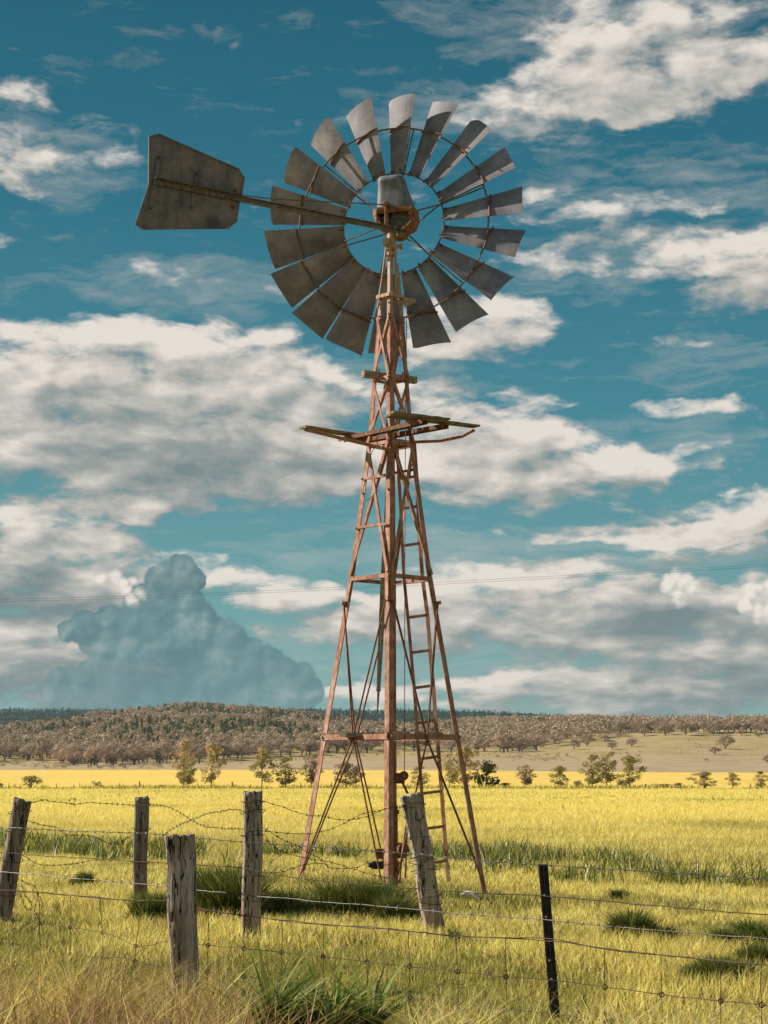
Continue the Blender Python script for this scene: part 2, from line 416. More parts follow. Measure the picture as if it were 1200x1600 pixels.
# cloud layout: (px, py, rx, ry, strength) measured on the sky, in hundredths of K radians
CL = [(1010, 120, 250, 75, 1.), (1160, 95, 110, 60, .8), (850, 178, 230, 34, .8), (750, 150, 120, 22, .5), (900, 60, 90, 30, .5), (1060, 15, 260, 35, .85), (940, 100, 120, 50, .5),
      (1070, 390, 300, 45, .75), (1160, 430, 150, 60, .85), (840, 235, 120, 28, .65), (1000, 318, 160, 28, .65), (860, 325, 90, 28, .6), (850, 295, 70, 16, .5),
      (745, 512, 130, 66, 1.15), (670, 560, 80, 30, .6), (1075, 530, 60, 16, .5), (1160, 260, 70, 16, .4), (1160, 315, 70, 14, .4),
      (20, 215, 85, 80, .75), (35, 290, 60, 20, .7), (185, 225, 50, 40, .6), (110, 260, 60, 30, .4), (5, 375, 40, 16, .6), (240, 425, 90, 16, .35), (40, 140, 70, 26, .6),
      (70, 580, 190, 90, 1.), (230, 640, 260, 120, 1.15), (380, 570, 190, 55, .8), (300, 720, 330, 80, 1.1), (470, 610, 110, 60, .9), (530, 730, 130, 70, .9),
      (400, 515, 110, 28, .7), (350, 450, 120, 20, .5), (0, 660, 130, 90, .9), (210, 520, 90, 30, .7),
      (700, 630, 190, 42, .75), (860, 740, 260, 62, 1.), (760, 700, 140, 60, .8), (1060, 632, 170, 20, .7), (850, 678, 140, 20, .55), (1110, 692, 60, 22, .6), (1000, 720, 70, 36, .5),
      (1170, 800, 170, 42, .9), (960, 832, 260, 18, .75), (1100, 850, 160, 34, .75),
      (80, 815, 190, 45, 1.), (215, 797, 46, 24, .85), (130, 890, 180, 60, 1.), (50, 935, 180, 50, 1.), (40, 1000, 180, 40, .8), (90, 1060, 230, 60, 1.), (300, 880, 80, 40, .6),
      (430, 915, 130, 34, .9), (560, 960, 200, 50, .8), (820, 920, 280, 60, 1.05), (900, 975, 330, 50, 1.05), (1080, 960, 180, 60, 1.), (1185, 930, 60, 55, .8),
      (560, 1010, 180, 40, .5), (960, 1055, 300, 42, .95), (780, 1090, 240, 36, .8), (1050, 1095, 240, 40, 1.), (540, 1085, 130, 30, .7), (1180, 1040, 120, 60, .9)]
SHD = [(1030, 985, 60, 44, .4), (330, 735, 250, 55, .75), (160, 650, 120, 40, .25), (40, 838, 80, 22, .4), (50, 925, 120, 40, 1.3), (90, 1080, 220, 60, .95), (960, 950, 220, 40, .45), (1060, 960, 130, 55, .6),
       (1100, 1085, 170, 45, .6), (640, 1010, 260, 30, .3), (860, 1080, 200, 24, .35), (1100, 60, 150, 30, .3), (250, 690, 200, 60, .3), (1190, 1030, 90, 60, .55), (1010, 900, 60, 30, .2)]
CU = [(282, 893, 27), (305, 906, 18), (262, 915, 36), (290, 940, 28), (318, 972, 24), (338, 982, 18), (296, 985, 46), (352, 1004, 34), (388, 1016, 20), (376, 1048, 48), (418, 1036, 26), (442, 1056, 28), (470, 1058, 21), (486, 1082, 21),
      (452, 1088, 40), (400, 1095, 52), (325, 1050, 62), (255, 1000, 50), (212, 980, 34), (170, 975, 27), (132, 978, 23), (106, 985, 15), (235, 1045, 42), (285, 1095, 66), (240, 957, 42), (205, 1020, 48), (160, 1005, 30), (175, 1060, 50), (222, 940, 26), (110, 1085, 40)]
HI = [(160, 905, 14), (178, 900, 16), (193, 908, 11), (207, 905, 9), (206, 936, 13), (220, 928, 13), (196, 922, 10), (1042, 912, 18), (1064, 906, 22), (1082, 918, 16), (1060, 926, 24), (1178, 922, 22), (1204, 925, 34), (1192, 955, 28), (1165, 945, 16)]
def lobes(coord, lst, sm=.18):
    """union of round puffs: 1 at a puff's centre, 0 at its rim"""
    acc = None
    for (x, y, r_) in lst:
        cx_, cy_ = sp(x, y); q = 100./(r_*1.16)
        v = t.vmath('MULTIPLY_ADD', coord, (q, q, 0), (-cx_*q, -cy_*q, 0)); d = t.vmath('DOT_PRODUCT', v, v)
        acc = d if acc is None else t.math('SMOOTH_MIN', acc, d, sm)
    return t.math('SUBTRACT', 1., acc)
def blobs(coord, lst, hard=0.):
    acc = None
    for (x, y, rx, ry, a) in lst:
        cx_, cy_ = sp(x, y); sxx, syy = 100./rx, 100./ry
        v = t.vmath('MULTIPLY_ADD', coord, (sxx, syy, 0), (-cx_*sxx, -cy_*syy, 0))
        d = t.vmath('DOT_PRODUCT', v, v)
        g_ = t.mapr(d, 1.5, 0., 0., a, smooth=True)
        acc = g_ if acc is None else t.math('ADD', acc, g_)
    return acc
w1 = t.vmath('SUBTRACT', t.noise(t.vmath('MULTIPLY', PV, (.55, 1.1, 1.)), 1, 3, .55, color=True), (.5, .5, .5))
w2 = t.vmath('SUBTRACT', t.noise(t.vmath('MULTIPLY', PV, (2.4, 4., 1.)), 1, 3, .6, color=True), (.5, .5, .5))
WP = t.vmath('ADD', PV, t.vmath('ADD', t.vmath('MULTIPLY', w1, (1.1, .7, 0)), t.vmath('MULTIPLY', w2, (.35, .22, 0))))
lay = blobs(WP, CL)
# elsewhere in the sky (never in this view) a plain scatter of clouds
outm = t.mapr(t.math('ABSOLUTE', AZ), 6.5, 9.5)
outm = t.math('MAXIMUM', outm, t.mapr(EL, 25, 29))
gen = t.mapr(t.noise(t.vmath('MULTIPLY', PV, (.16, .35, 1.)), 1, 4, .6), .42, .7, 0, 1.3)
lay = t.math('ADD', t.math('MULTIPLY', lay, t.math('SUBTRACT', 1, outm)), t.math('MULTIPLY', gen, outm))
lay = t.math('MINIMUM', lay, 1.25)
lay2 = t.math('MINIMUM', blobs(t.vmath('ADD', WP, (-.20, .42, 0)), CL), 1.25)
rel2 = t.math('SUBTRACT', lay, lay2)
ELs = t.math('ADD', EL, t.math('MULTIPLY', t.math('LOGARITHM', t.math('MAXIMUM', t.math('ADD', EL, 1.), .2), 2.718), 1.6))
pc2 = t.new('ShaderNodeCombineXYZ'); t.l.new(AZ, pc2.inputs[0]); t.l.new(ELs, pc2.inputs[1]); PV2 = pc2.outputs[0]
def bill(vec, scale, detail=2., rough=.5):
    v = t.new('ShaderNodeTexVoronoi', feature='F1'); t.l.new(vec, v.inputs['Vector']); v.inputs['Scale'].default_value = scale
    v.inputs['Detail'].default_value = detail; v.inputs['Roughness'].default_value = rough; v.normalize = False
    return v.outputs['Distance']
def field(off=None, hi=True):
    q = t.vmath('ADD', PV2, t.vmath('MULTIPLY', w1, (.6, .35, 0)))
    if off: q = t.vmath('ADD', q, off)
    a = t.noise(t.vmath('MULTIPLY', q, (.95, 1.75, 1.)), 1, 10 if hi else 5, .60 if hi else .52, .12)
    b = bill(t.vmath('ADD', t.vmath('MULTIPLY', q, (1.5, 2.3, 1.)), t.vmath('MULTIPLY', w2, (.5, .5, 0))), 1., 2., .5)
    return t.math('ADD', a, t.math('MULTIPLY', t.math('SUBTRACT', .55, b), .17))
n0 = field()
dens = t.math('ADD', t.math('MULTIPLY', lay, .86), t.math('MULTIPLY', t.math('SUBTRACT', n0, .5), 2.2))
alpha = t.mapr(dens, .18, t.mapr(EL, 4., 10., .76, .95), 0, 1, smooth=True)
rel = t.math('SUBTRACT', field(hi=False), field((-.20, .24, 0), hi=False))
thick = t.mapr(dens, .35, 1.15, 0, 1)
shade = blobs(WP, SHD)
lit = t.math('ADD', t.math('MULTIPLY', rel, 1.05), t.math('MULTIPLY', t.math('SUBTRACT', n0, .5), .75))
lit = t.math('ADD', lit, t.math('MULTIPLY', rel2, .62)); lit = t.math('ADD', lit, .75)
lit = t.math('SUBTRACT', lit, t.math('MULTIPLY', shade, .46))
lit = t.math('SUBTRACT', lit, t.math('MULTIPLY', t.mapr(EL, 4.2, .5, 0, .08), 1.))
S = 1./SKY_STR
E = 2**-EXPO
def sc(c, k=1.): return tuple(v*S*E*k for v in c)
ccol = t.ramp(t.math('MULTIPLY', lit, .91), [(0., sc((.19, .25, .255))), (.35, sc((.32, .35, .34))), (.62, sc((.50, .485, .45))), (1., sc((.79, .725, .655)))])
grad = t.mapr(EL, 0, 13)
tinted = t.vmath('MULTIPLY', sky.outputs[0], (.42, 1.12, .86))
# the teal cast of the air
base = t.ramp(t.mapr(EL, 0, 12.2), [(0., sc((.25, .40, .39))), (.2, sc((.15, .325, .35))), (.45, sc((.054, .215, .28))), (.7, sc((.022, .142, .21))), (1., sc((.010, .092, .148)))])
base = t.mix(.08, base, tinted)
VE = [(760, 175, 240, 50, .8), (900, 30, 320, 70, .8), (1050, 300, 260, 70, .7), (900, 420, 160, 50, .7), (90, 250, 130, 70, .7), (330, 450, 200, 50, .8), (1110, 560, 130, 50, .7), (620, 600, 200, 60, .6), (560, 880, 260, 60, .7), (900, 860, 330, 50, .7), (150, 440, 120, 40, .5), (620, 1040, 300, 60, .6), (1050, 690, 180, 60, .6)]
vq = t.vmath('ADD', PV2, t.vmath('ADD', t.vmath('MULTIPLY', w1, (1.2, .6, 0)), t.vmath('MULTIPLY', w2, (.4, .2, 0))))
vn = t.noise(t.vmath('MULTIPLY', vq, (.9, 3.4, 1.)), 1, 8, .64)
veil = t.math('MULTIPLY', t.mapr(t.math('ADD', t.math('MULTIPLY', blobs(WP, VE), .55), t.math('MULTIPLY', t.math('SUBTRACT', vn, .5), 2.)), .12, .95), .55)
base = t.mix(veil, base, sc((.50, .50, .47)))
edge = t.mapr(t.math('ABSOLUTE', AZ), 0, 8, 0, .22)
skyc = t.mix(alpha, base, ccol)
# the towering dark cumulus
cuq = t.vmath('ADD', PV, t.vmath('ADD', t.vmath('MULTIPLY', w1, (.10, .08, 0)), t.vmath('MULTIPLY', w2, (.16, .16, 0))))
puff = t.math('SUBTRACT', .62, bill(cuq, 3., 2., .5)); puff2 = t.math('SUBTRACT', .62, bill(t.vmath('ADD', cuq, (-.08, .08, 0)), 3., 1.5, .45))
fine = t.noise(PV, 6., 5, .6)
lump = t.math('ADD', t.math('MULTIPLY', puff, .40), t.math('MULTIPLY', t.math('SUBTRACT', fine, .5), .9))
cl1 = lobes(cuq, CU); cl2 = lobes(t.vmath('ADD', cuq, (-.11, .11, 0)), CU)
cud = t.math('ADD', t.math('MULTIPLY', cl1, 1.5), t.math('ADD', lump, .12))
cua = t.math('MULTIPLY', t.mapr(cud, 0., t.mapr(AZ, -17.5, -13.5, 1.5, .42), 0, 1, smooth=True), t.mapr(EL, .2, 3., .80, .97))
curel = t.math('ADD', t.math('MULTIPLY', t.math('SUBTRACT', t.math('MAXIMUM', cl1, 0.), t.math('MAXIMUM', cl2, 0.)), .62), t.math('MULTIPLY', t.math('SUBTRACT', puff, puff2), .55))
cusoft = t.noise(t.vmath('MULTIPLY', PV, (.8, .8, 1.)), 1, 6, .6, .4)
cul = t.math('ADD', curel, t.mapr(cusoft, .35, .65, .0, .80))
cucol = t.ramp(cul, [(0., sc((.064, .150, .175))), (.35, sc((.105, .205, .228))), (.65, sc((.175, .28, .29))), (1., sc((.33, .40, .385)))])
cucol = t.mix(t.mapr(EL, 0, 4, .6, 0), cucol, sc((.165, .29, .31)))
skyc = t.mix(cua, skyc, cucol)
hl = lobes(cuq, HI); hia = t.mapr(t.math('ADD', t.math('MULTIPLY', hl, 1.2), t.math('MULTIPLY', lump, 1.5)), .0, 1.05, 0, .95, smooth=True)
skyc = t.mix(hia, skyc, t.ramp(t.math('ADD', t.math('MULTIPLY', t.math('SUBTRACT', puff, puff2), .8), t.math('MULTIPLY', hl, .6)), [(0., sc((.45, .46, .43))), (.5, sc((.86, .79, .71)))]))
t.l.new(skyc, bg.inputs[0])
w.cycles.sampling_method = 'MANUAL'; w.cycles.sample_map_resolution = 512

# ================================================================== air
hm = bpy.data.materials.new('air'); hm.use_nodes = True; ht = NT(hm.node_tree); ht.n.clear()
ho = ht.new('ShaderNodeOutputMaterial'); hv = ht.new('ShaderNodeVolumePrincipled'); ht.l.new(hv.outputs[0], ho.inputs['Volume'])
hv.inputs['Color'].default_value = (.55, .78, .86, 1); hv.inputs['Density'].default_value = .000045; hv.inputs['Anisotropy'].default_value = .3
hb = MB(); hb.box((0, 0, 37), 10200, 10200, 186); hz = hb.build('haze', hm); tag(hz, 'thin bluish air between the camera and the hills', 'haze', kind='stuff')
# ================================================================== windmill
X0, Y0, PHI = .085, 23.0, R(1.5)
TZ = [(-.35, 1.262), (.04, 1.195), (3.94, .536), (5.73, .300), (7.41, .166), (8.22, .088)]
def rz(z):
    return float(np.interp(z, [a for a, b in TZ], [b for a, b in TZ]))
DIRS = {'near': Vector((-math.sin(PHI), -math.cos(PHI), 0)), 'right': Vector((math.cos(PHI), -math.sin(PHI), 0))}
DIRS['far'] = -DIRS['near']; DIRS['left'] = -DIRS['right']
ORDER = ['near', 'right', 'far', 'left']
AX = Vector((X0, Y0, 0))
def lp(k, z, d=0.): return AX+DIRS[k]*(rz(z)+d)+Vector((0, 0, z))
def zrow(row, Y=Y0): return CAMZ+Y*te(row)
mill = empty('windmill', (X0, Y0, gz(X0, Y0)))
tag(mill, 'tall rusty water pumping windmill with grey blades standing in the yellow field', 'windmill')
def leg(k):
    i = ORDER.index(k); a, b = ORDER[(i+1) % 4], ORDER[i-1]; mb = MB()
    zs = [-.35, 3.94, 5.73, 7.36]; th = .008
    for j in range(len(zs)-1):
        for adj in (a, b):
            u = (DIRS[adj]-DIRS[k]).normalized(); other = b if adj == a else a
            nrm = -(DIRS[other]-DIRS[k]).normalized()
            W0, W1 = [(.082 if z < 4.2 else .072 if z < 6 else .06) for z in (zs[j], zs[j+1])]
            c0, c1 = lp(k, zs[j]), lp(k, zs[j+1])
            off = .0015 if adj == a else 0
            rings = []
            for c, W in ((c0, W0), (c1, W1)):
                p = c-nrm*off
                rings.append([p, p+u*W, p+u*W-nrm*th, p-nrm*th])
            mb.loft(rings)
    for z in (3.9, 3.98, 3.62, 1.95, 5.05, 5.7, 6.6):
        for adj in (a, b):
            u = (DIRS[adj]-DIRS[k]).normalized(); other = b if adj == a else a
            nrm = -(DIRS[other]-DIRS[k]).normalized()
            mb.bolt(lp(k, z)+u*.035, nrm, .015, .018)
    # splice plate where the lower rods start
    if k != 'far' or True:
        z = 3.62; mb.tube([lp(k, z-.02, .012), lp(k, z+.02, .012)], .05, 6)
        z = 3.78
        for adj in (a, b):
            u = (DIRS[adj]-DIRS[k]).normalized(); other = b if adj == a else a
            nrm = -(DIRS[other]-DIRS[k]).normalized()
            mb.bar(lp(k, z+.17)+u*.04+nrm*.012, lp(k, z-.14)+u*.04+nrm*.012, .06, .008, nrm)
    mb.build('leg', RUST, mill)
for k in ORDER: leg(k)
def face_n(a, b): return (DIRS[a]+DIRS[b]).normalized()
def fp(a, b, z, f, d=0.):   # point on the face a-b at height z, fraction f from a
    return lp(a, z).lerp(lp(b, z), f)+face_n(a, b)*d
def one(name, mat, fn):
    mb = MB(); fn(mb); return mb.build(name, mat, mill)
# horizontal girts
ZR = zrow(905); ZL = zrow(1151, 22.3)
for i in range(4):
    a, b = ORDER[i], ORDER[(i+1) % 4]; n_ = face_n(a, b)
    one('crossbar', RUST, lambda m: m.angle(fp(a, b, ZR, .02, .012), fp(a, b, ZR, .98, .012), .052, .008, n_))
    one('crossbar', RUST, lambda m: (m.angle(fp(a, b, ZL, .01, .012), fp(a, b, ZL, .99, .012), .07, .008, n_), m.bolt(fp(a, b, ZL, .02, .02), n_, .018), m.bolt(fp(a, b, ZL, .98, .02), n_, .018)))
    one('crossbar', RUST, lambda m: m.angle(fp(a, b, 6.55, .04, .01), fp(a, b, 6.55, .96, .01), .035, .006, n_))
    one('crossbar', RUST, lambda m: m.angle(fp(a, b, 5.68, .04, .01), fp(a, b, 5.68, .96, .01), .045, .006, n_))
    # crossed angle braces in the upper panels
    for z0, z1, wd in ((3.98, 5.70, .045), (5.70, 6.55, .036), (6.55, 7.38, .034)):
        one('brace', RUST, lambda m: m.bar(fp(a, b, z0, .03, .016), fp(a, b, z1, .94, .016), wd, .007, n_))
        one('brace', RUST, lambda m: m.bar(fp(a, b, z0, .97, .026), fp(a, b, z1, .06, .026), wd, .007, n_))
    # thin tie rods in the tall lower panel
    zt = 3.62
    for (f0, f1, d) in ((.02, .97, .03), (.98, .03, .045)):
        one('brace_rod', RUSTD, lambda m: m.tube([fp(a, b, zt, f0, d), fp(a, b, 1.9, f0+(f1-f0)*.5, d*.8), fp(a, b, .05, f1, d)], .011, 6))
# short struts seen on the near left face
for row in (822, 745):
    z = zrow(row+0, 22.8)
    one('strut', RUST, lambda m: (m.angle(fp('left', 'near', z, .03, .03), fp('left', 'near', z, .97, .03), .034, .007, face_n('left', 'near')), m.bolt(fp('left', 'near', z, .05, .034), face_n('left', 'near'), .016)))
for row in (737,):
    z = zrow(row, 23.2)
    one('strut', RUSTD, lambda m: m.angle(fp('right', 'far', z, .03, .0), fp('right', 'far', z, .97, .0), .034, .007, face_n('right', 'far')))
# pale cap section: four angle posts drawing together under the head
mb = MB()
for k in ORDER:
    i = ORDER.index(k)
    for adj in (ORDER[(i+1) % 4], ORDER[i-1]):
        u = (DIRS[adj]-DIRS[k]).normalized(); other = ORDER[i-1] if adj == ORDER[(i+1) % 4] else ORDER[(i+1) % 4]
        nrm = -(DIRS[other]-DIRS[k]).normalized()
        rings = []
        for z in (7.27, 7.45, 8.12):
            c = lp(k, z, .006)
            W = .06 if z < 8 else .05
            rings.append([c, c+u*W, c+u*W-nrm*.009, c-nrm*.009])
        mb.loft(rings)
        for z in (7.32, 7.40, 7.56): mb.bolt(lp(k, z, .006)+u*.03, nrm, .013, .016)
mb.build('cap_frame', BEIGE, mill)
def clampbars(m):
    for a, b in (('left', 'near'), ('near', 'right'), ('right', 'far'), ('far', 'left')):
        m.bar(fp(a, b, 7.66, -.12, .03), fp(a, b, 7.66, 1.12, .03), .045, .03, face_n(a, b))
    p = fp('near', 'right', 7.63, 1., .03); m.bar(p, p+Vector((.16, .05, -.02)), .05, .04, (0, -1, 0))
one('clamp_ring', BEIGE, clampbars)
one('furl_pulley', BEIGE, lambda m: (m.tube([fp('near', 'right', 7.56, 1.2, .05)+Vector((0, -.02, 0)), fp('near', 'right', 7.56, 1.2, .05)+Vector((0, .02, 0))], .035, 12), m.box(fp('near', 'right', 7.58, 1.15, .05), .16, .02, .05)))
HX = Vector((X0-.005, Y0, 0))
one('mast_pipe', BEIGE, lambda m: (m.tube([HX+Vector((0, 0, 7.4)), HX+Vector((0, 0, 8.36))], .042, 12), m.tube([HX+Vector((0, 0, 8.30)), HX+Vector((.03, 0, 8.56))], .058, 12),
    m.tube([HX+Vector((.02, 0, 8.22)), HX+Vector((.02, 0, 8.26))], .075, 12), m.box(HX+Vector((-.05, -.04, 8.40)), .09, .08, .09), m.tube([HX+Vector((.04, -.07, 8.33)), HX+Vector((.16, -.07, 8.33))], .03, 8), m.tube([HX+Vector((.13, -.07, 8.33)), HX+Vector((.165, -.07, 8.33))], .048, 8),
    m.tube([HX+Vector((-.05, -.02, 8.34)), HX+Vector((-.085, -.02, 8.05)), HX+Vector((-.16, -.03, 7.5))], .014, 6),
    m.tube([HX+Vector((.07, -.05, 8.30)), HX+Vector((.075, -.05, 7.95)), HX+Vector((.08, -.05, 7.62))], .017, 6)))
# hanging timber pump rod
pr = [at(611, 640, 23.0), at(607, 745, 22.95), at(604, 820, 22.93), at(599, 905, 22.9), at(595, 1000, 22.88), at(591.5, 1078, 22.87)]
one('pump_rod', BEAM, lambda m: (m.tube(pr, [.03, .032, .034, .036, .035, .024], 4), m.tube([pr[-1], at(590, 1110, 22.87)], [.017, .009], 6), m.tube([at(591.6, 1076, 22.87), at(591.4, 1080, 22.87)], .03, 6)))
fw = [fp('near', 'right', 7.53, 1.2, .05)]+[at(*q) for q in ((635, 520, 22.9), (634, 600, 22.85), (633, 760, 22.8), (632.5, 900, 22.8), (632.3, 1060, 22.8), (632, 1212, 22.8))]
one('furl_wire', RUSTD, lambda m: m.tube(fw, .005, 4))
one('loose_wire', RUSTD, lambda m: m.tube([at(*q) for q in ((598, 665, 22.5), (592, 676, 22.45), (588, 686, 22.45), (590, 694, 22.5), (584, 700, 22.6), (579, 712, 22.6))], .006, 4))
one('loose_wire', RUSTD, lambda m: (m.tube([at(*q) for q in ((571, 748, 22.6), (568, 762, 22.6), (567, 776, 22.6), (571, 782, 22.55), (578, 780, 22.5), (586, 770, 22.5), (592, 766, 22.5))], .005, 4)))
# cross timber
zt = zrow(588.5)
b0, b1 = at_z(567, 584, zt), at_z(650, 594.5, zt)
one('cross_timber', BEAM, lambda m: (m.bar(b0, b1, .075, .085, (0, 0, 1)), m.bolt(b0.lerp(b1, .3)+Vector((0, 0, .04)), (0, 0, 1), .012, .05), m.bolt(b0.lerp(b1, .75)+Vector((0, 0, .04)), (0, 0, 1), .012, .05)))
# work platform: two channels, mossy boards across their ends, brackets
zp = zrow(667, Y0-.36)
def chan(p, q, name='platform_channel'):
    mb = MB(); mb.bar(p, q, .10, .008, (0, 0, 1))
    d = (q-p).normalized(); s_ = d.cross(Vector((0, 0, 1)))
    for e in (-1, 1): mb.bar(p+s_*e*.046-Vector((0, 0, .025)), q+s_*e*.046-Vector((0, 0, .025)), .05, .007, s_)
    return mb.build(name, RUSTD, mill)
chan(at_z(533, 685, zp), at_z(664, 656, zp)); chan(at_z(560, 688, zp), at_z(697, 663, zp))
chan(at_z(600, 694, zp-.02), at_z(646, 689, zp-.02))
def board(pts_, wd, th, name='platform_board'):
    mb = MB(); n = len(pts_); rings = []
    d = (pts_[-1]-pts_[0]).normalized(); s_ = d.cross(Vector((0, 0, 1))).normalized()
    for i, p in enumerate(pts_):
        w0 = wd*(1-.15*random.random()); t_ = th*(1-.25*random.random()); o = s_*random.uniform(-.008, .008)
        rings.append([p+s_*w0/2+o, p-s_*w0/2+o, p-s_*w0/2+o+Vector((0, 0, t_)), p+s_*w0/2+o+Vector((0, 0, t_))])
    mb.loft(rings); return mb.build(name, PLANK, mill)
def seg(a, b, n, sag=0.): return [a.lerp(b, i/(n-1))-Vector((0, 0, sag*4*(i/(n-1))*(1-i/(n-1)))) for i in range(n)]
zb = zp+.035
board(seg(at_z(605, 651, zb), at_z(745, 668, zb), 16), .16, .03)
board(seg(at_z(611, 646, zb), at_z(700, 657, zb+.004), 10), .10, .03)
L0, L1 = at_z(473, 669, zb), at_z(645, 694, zb)
board(seg(L0, L1, 18), .15, .03)
board(seg(at_z(480, 671, zb+.003), at_z(570, 684, zb+.003), 9), .13, .028)
one('platform_bracket', RUST, lambda m: m.angle(at_z(476, 671, zb-.02), lp('near', zrow(704, 22.7), .02), .045, .008, (0, -1, -.4)))
one('platform_bracket', RUST, lambda m: (m.bar(at_z(741, 672, zb-.02), at(722, 682, 23.3), .04, .012, (0, -1, -.4)), m.bar(at(722, 682, 23.3), at(688, 689, 23.3), .04, .012, (0, -1, -.4)), m.bar(at(688, 689, 23.3), at(640, 691, 23.2), .04, .012, (0, -1, -.4))))
# lower resting plank
def plank(m):
    for (xa, xb, ya, Yd, th) in ((530, 622, 1148, 22.55, .062), (612, 640, 1147, 22.7, .07), (640, 692, 1147, 22.75, .07)):
        n = 9; ps = [at(xa+(xb-xa)*i/(n-1), ya+random.uniform(-.7, .7), Yd) for i in range(n)]
        rings = []
        for i, p in enumerate(ps):
            e = 1. if 0 < i < n-1 else .55
            h = th*(1-.25*random.random())*e; dd = .2*e
            rings.append([p+Vector((0, -dd/2, -h/2)), p+Vector((0, dd/2, -h/2)), p+Vector((0, dd/2, h/2)), p+Vector((0, -dd/2, h/2))])
        m.loft(rings)
one('resting_plank', BEAM, plank)
# ladder
lz = lambda row: Y0+.48*rz(zrow(row))+.03
LR = [(620, 690), (623, 745), (626, 792), (628.5, 850), (631.5, 905), (637, 962), (642, 1017), (647, 1072), (651, 1127), (655, 1183), (659, 1237), (664, 1292), (669, 1346), (671, 1378)]
RR_ = [(647, 690), (651, 745), (653.5, 792), (656, 850), (660.5, 905), (668, 962), (672, 1017), (677, 1072), (681, 1127), (686, 1183), (690, 1237), (694, 1292), (698, 1346), (701, 1378)]
lad = MB()
for Ls in (LR,):
    for i in range(len(Ls)-1): lad.bar(at(*Ls[i], lz(Ls[i][1])), at(*Ls[i+1], lz(Ls[i+1][1])), .042, .012, (0, -1, 0))
ladder = lad.build('ladder', RUST, mill)
lad2 = MB()
for i in range(len(RR_)-1): lad2.angle(at(*RR_[i], lz(RR_[i][1])-.15*0), at(*RR_[i+1], lz(RR_[i+1][1])), .05, .012, (-.5, -1, 0))
lad2.build('rail', RUST, ladder)
for i in range(1, len(LR)-1):
    if i == 4: continue
    mb = MB(); mb.bar(at(LR[i][0], LR[i][1]+3, lz(LR[i][1])-.02), at(RR_[i][0], RR_[i][1]-1, lz(RR_[i][1])-.02), .036, .012, (0, -1, .15)); mb.build('rung', RUST, ladder)
# pump gear at the foot
PX = at(614, 1390, 23.0).x
one('rising_pipe', RUSTD, lambda m: (m.tube([Vector((PX+.015, 22.75, -.2)), Vector((PX+.015, 22.75, 1.05))], .045, 10), m.tube([Vector((PX+.015, 22.75, .95)), Vector((PX+.015, 22.75, 1.0))], .065, 10), m.tube([Vector((PX+.015, 22.75, .1)), Vector((PX+.015, 22.75, .36))], .085, 10)))
one('furl_winch', RUSTD, lambda m: (m.box(at(623, 1216, 22.55), .15, .10, .13), m.tube([at(631, 1212, 22.55)+Vector((0, -.07, 0)), at(631, 1212, 22.55)+Vector((0, .07, 0))], .06, 10),
     m.bar(at(629, 1223, 22.5), at(637, 1240, 22.5), .03, .02, (0, -1, 0)), m.bar(at(610, 1210, 22.5), at(627, 1209, 22.5), .02, .03, (0, -1, 0)), m.bolt(at(622, 1218, 22.5), (0, -1, 0), .03, .04)))
one('pump_flange', RUSTD, lambda m: (m.tube([at(627, 1329, 22.5)+Vector((0.03, -.03, 0)), at(627, 1329, 22.5)+Vector((-.03, .03, 0))], .095, 16), m.tube([at(627, 1329, 22.5)+Vector((.05, -.06, 0)), at(627, 1329, 22.5)+Vector((-.2, .05, 0))], .04, 10),
     m.box(at(613, 1326, 22.5), .18, .1, .11), m.tube([at(611, 1300, 22.5), at(611, 1322, 22.5)], .03, 8)))
one('outlet_pipe', RUSTD, lambda m: (m.tube([at(608, 1350, 22.6), at(594, 1352, 22.5)], .05, 10), m.box(at(594, 1334, 22.5), .09, .09, .12)))
one('hose_coupling', BLACK, lambda m: (m.tube([at(597, 1352, 22.48), at(581, 1352, 22.45)], .048, 10), m.tube([at(581, 1352, 22.45), at(576, 1351.5, 22.44)], .032, 10)))
one('base_rods', RUST, lambda m: (m.tube([at(634, 1290, 22.4), at(624, 1375, 22.3)], .013, 6), m.tube([at(636, 1292, 22.6), at(633, 1372, 22.6)], .013, 6)))

# ---------------------------------------------------------------- wheel
YAW = R(16); AXD = Vector((math.sin(YAW), math.cos(YAW), 0))      # axle, pointing away
NW = -AXD; EX = Vector((math.cos(YAW), -math.sin(YAW), 0)); EZ = Vector((0, 0, 1))
HUBZ = zrow(352, 23.5)
WC = at(616.5, 352, 23.48)
def wp(ang, r, d=0.):   # ang clockwise from up; d along NW (towards the tail)
    return WC+EX*(r*math.sin(ang))+EZ*(r*math.cos(ang))+NW*d
RO, RI, R1, R2 = 1.795, .70, .705, 1.325
def ringtube(mb, r, d, rad, n=72):
    pts = [wp(2*math.pi*i/n, r, d) for i in range(n)]
    vs = []; k = 5
    for i, p in enumerate(pts):
        o = (p-WC-NW*d).normalized()
        for j in range(k): a = 2*math.pi*j/k; vs.append(p+o*math.cos(a)*rad+NW*math.sin(a)*rad)
    fs = [(i*k+j, i*k+(j+1) % k, ((i+1) % n)*k+(j+1) % k, ((i+1) % n)*k+j) for i in range(n) for j in range(k)]
    mb.add(vs, fs)
BETA = R(34.6); BO = R(2.8); SAGO, SAGI = .055, .02
def blade_frame(th):
    rad = EX*math.sin(th)+EZ*math.cos(th)
    tan = -EX*math.cos(th)+EZ*math.sin(th)          # top: -ex, left: down, bottom: +ex, right: up
    mN = NW*math.cos(BETA)+tan*math.sin(BETA); ch = tan*math.cos(BETA)-NW*math.sin(BETA)
    return rad, mN, ch
wheel_mb = MB()
ringtube(wheel_mb, R1, .06, .011); ringtube(wheel_mb, R2, .10, .013)
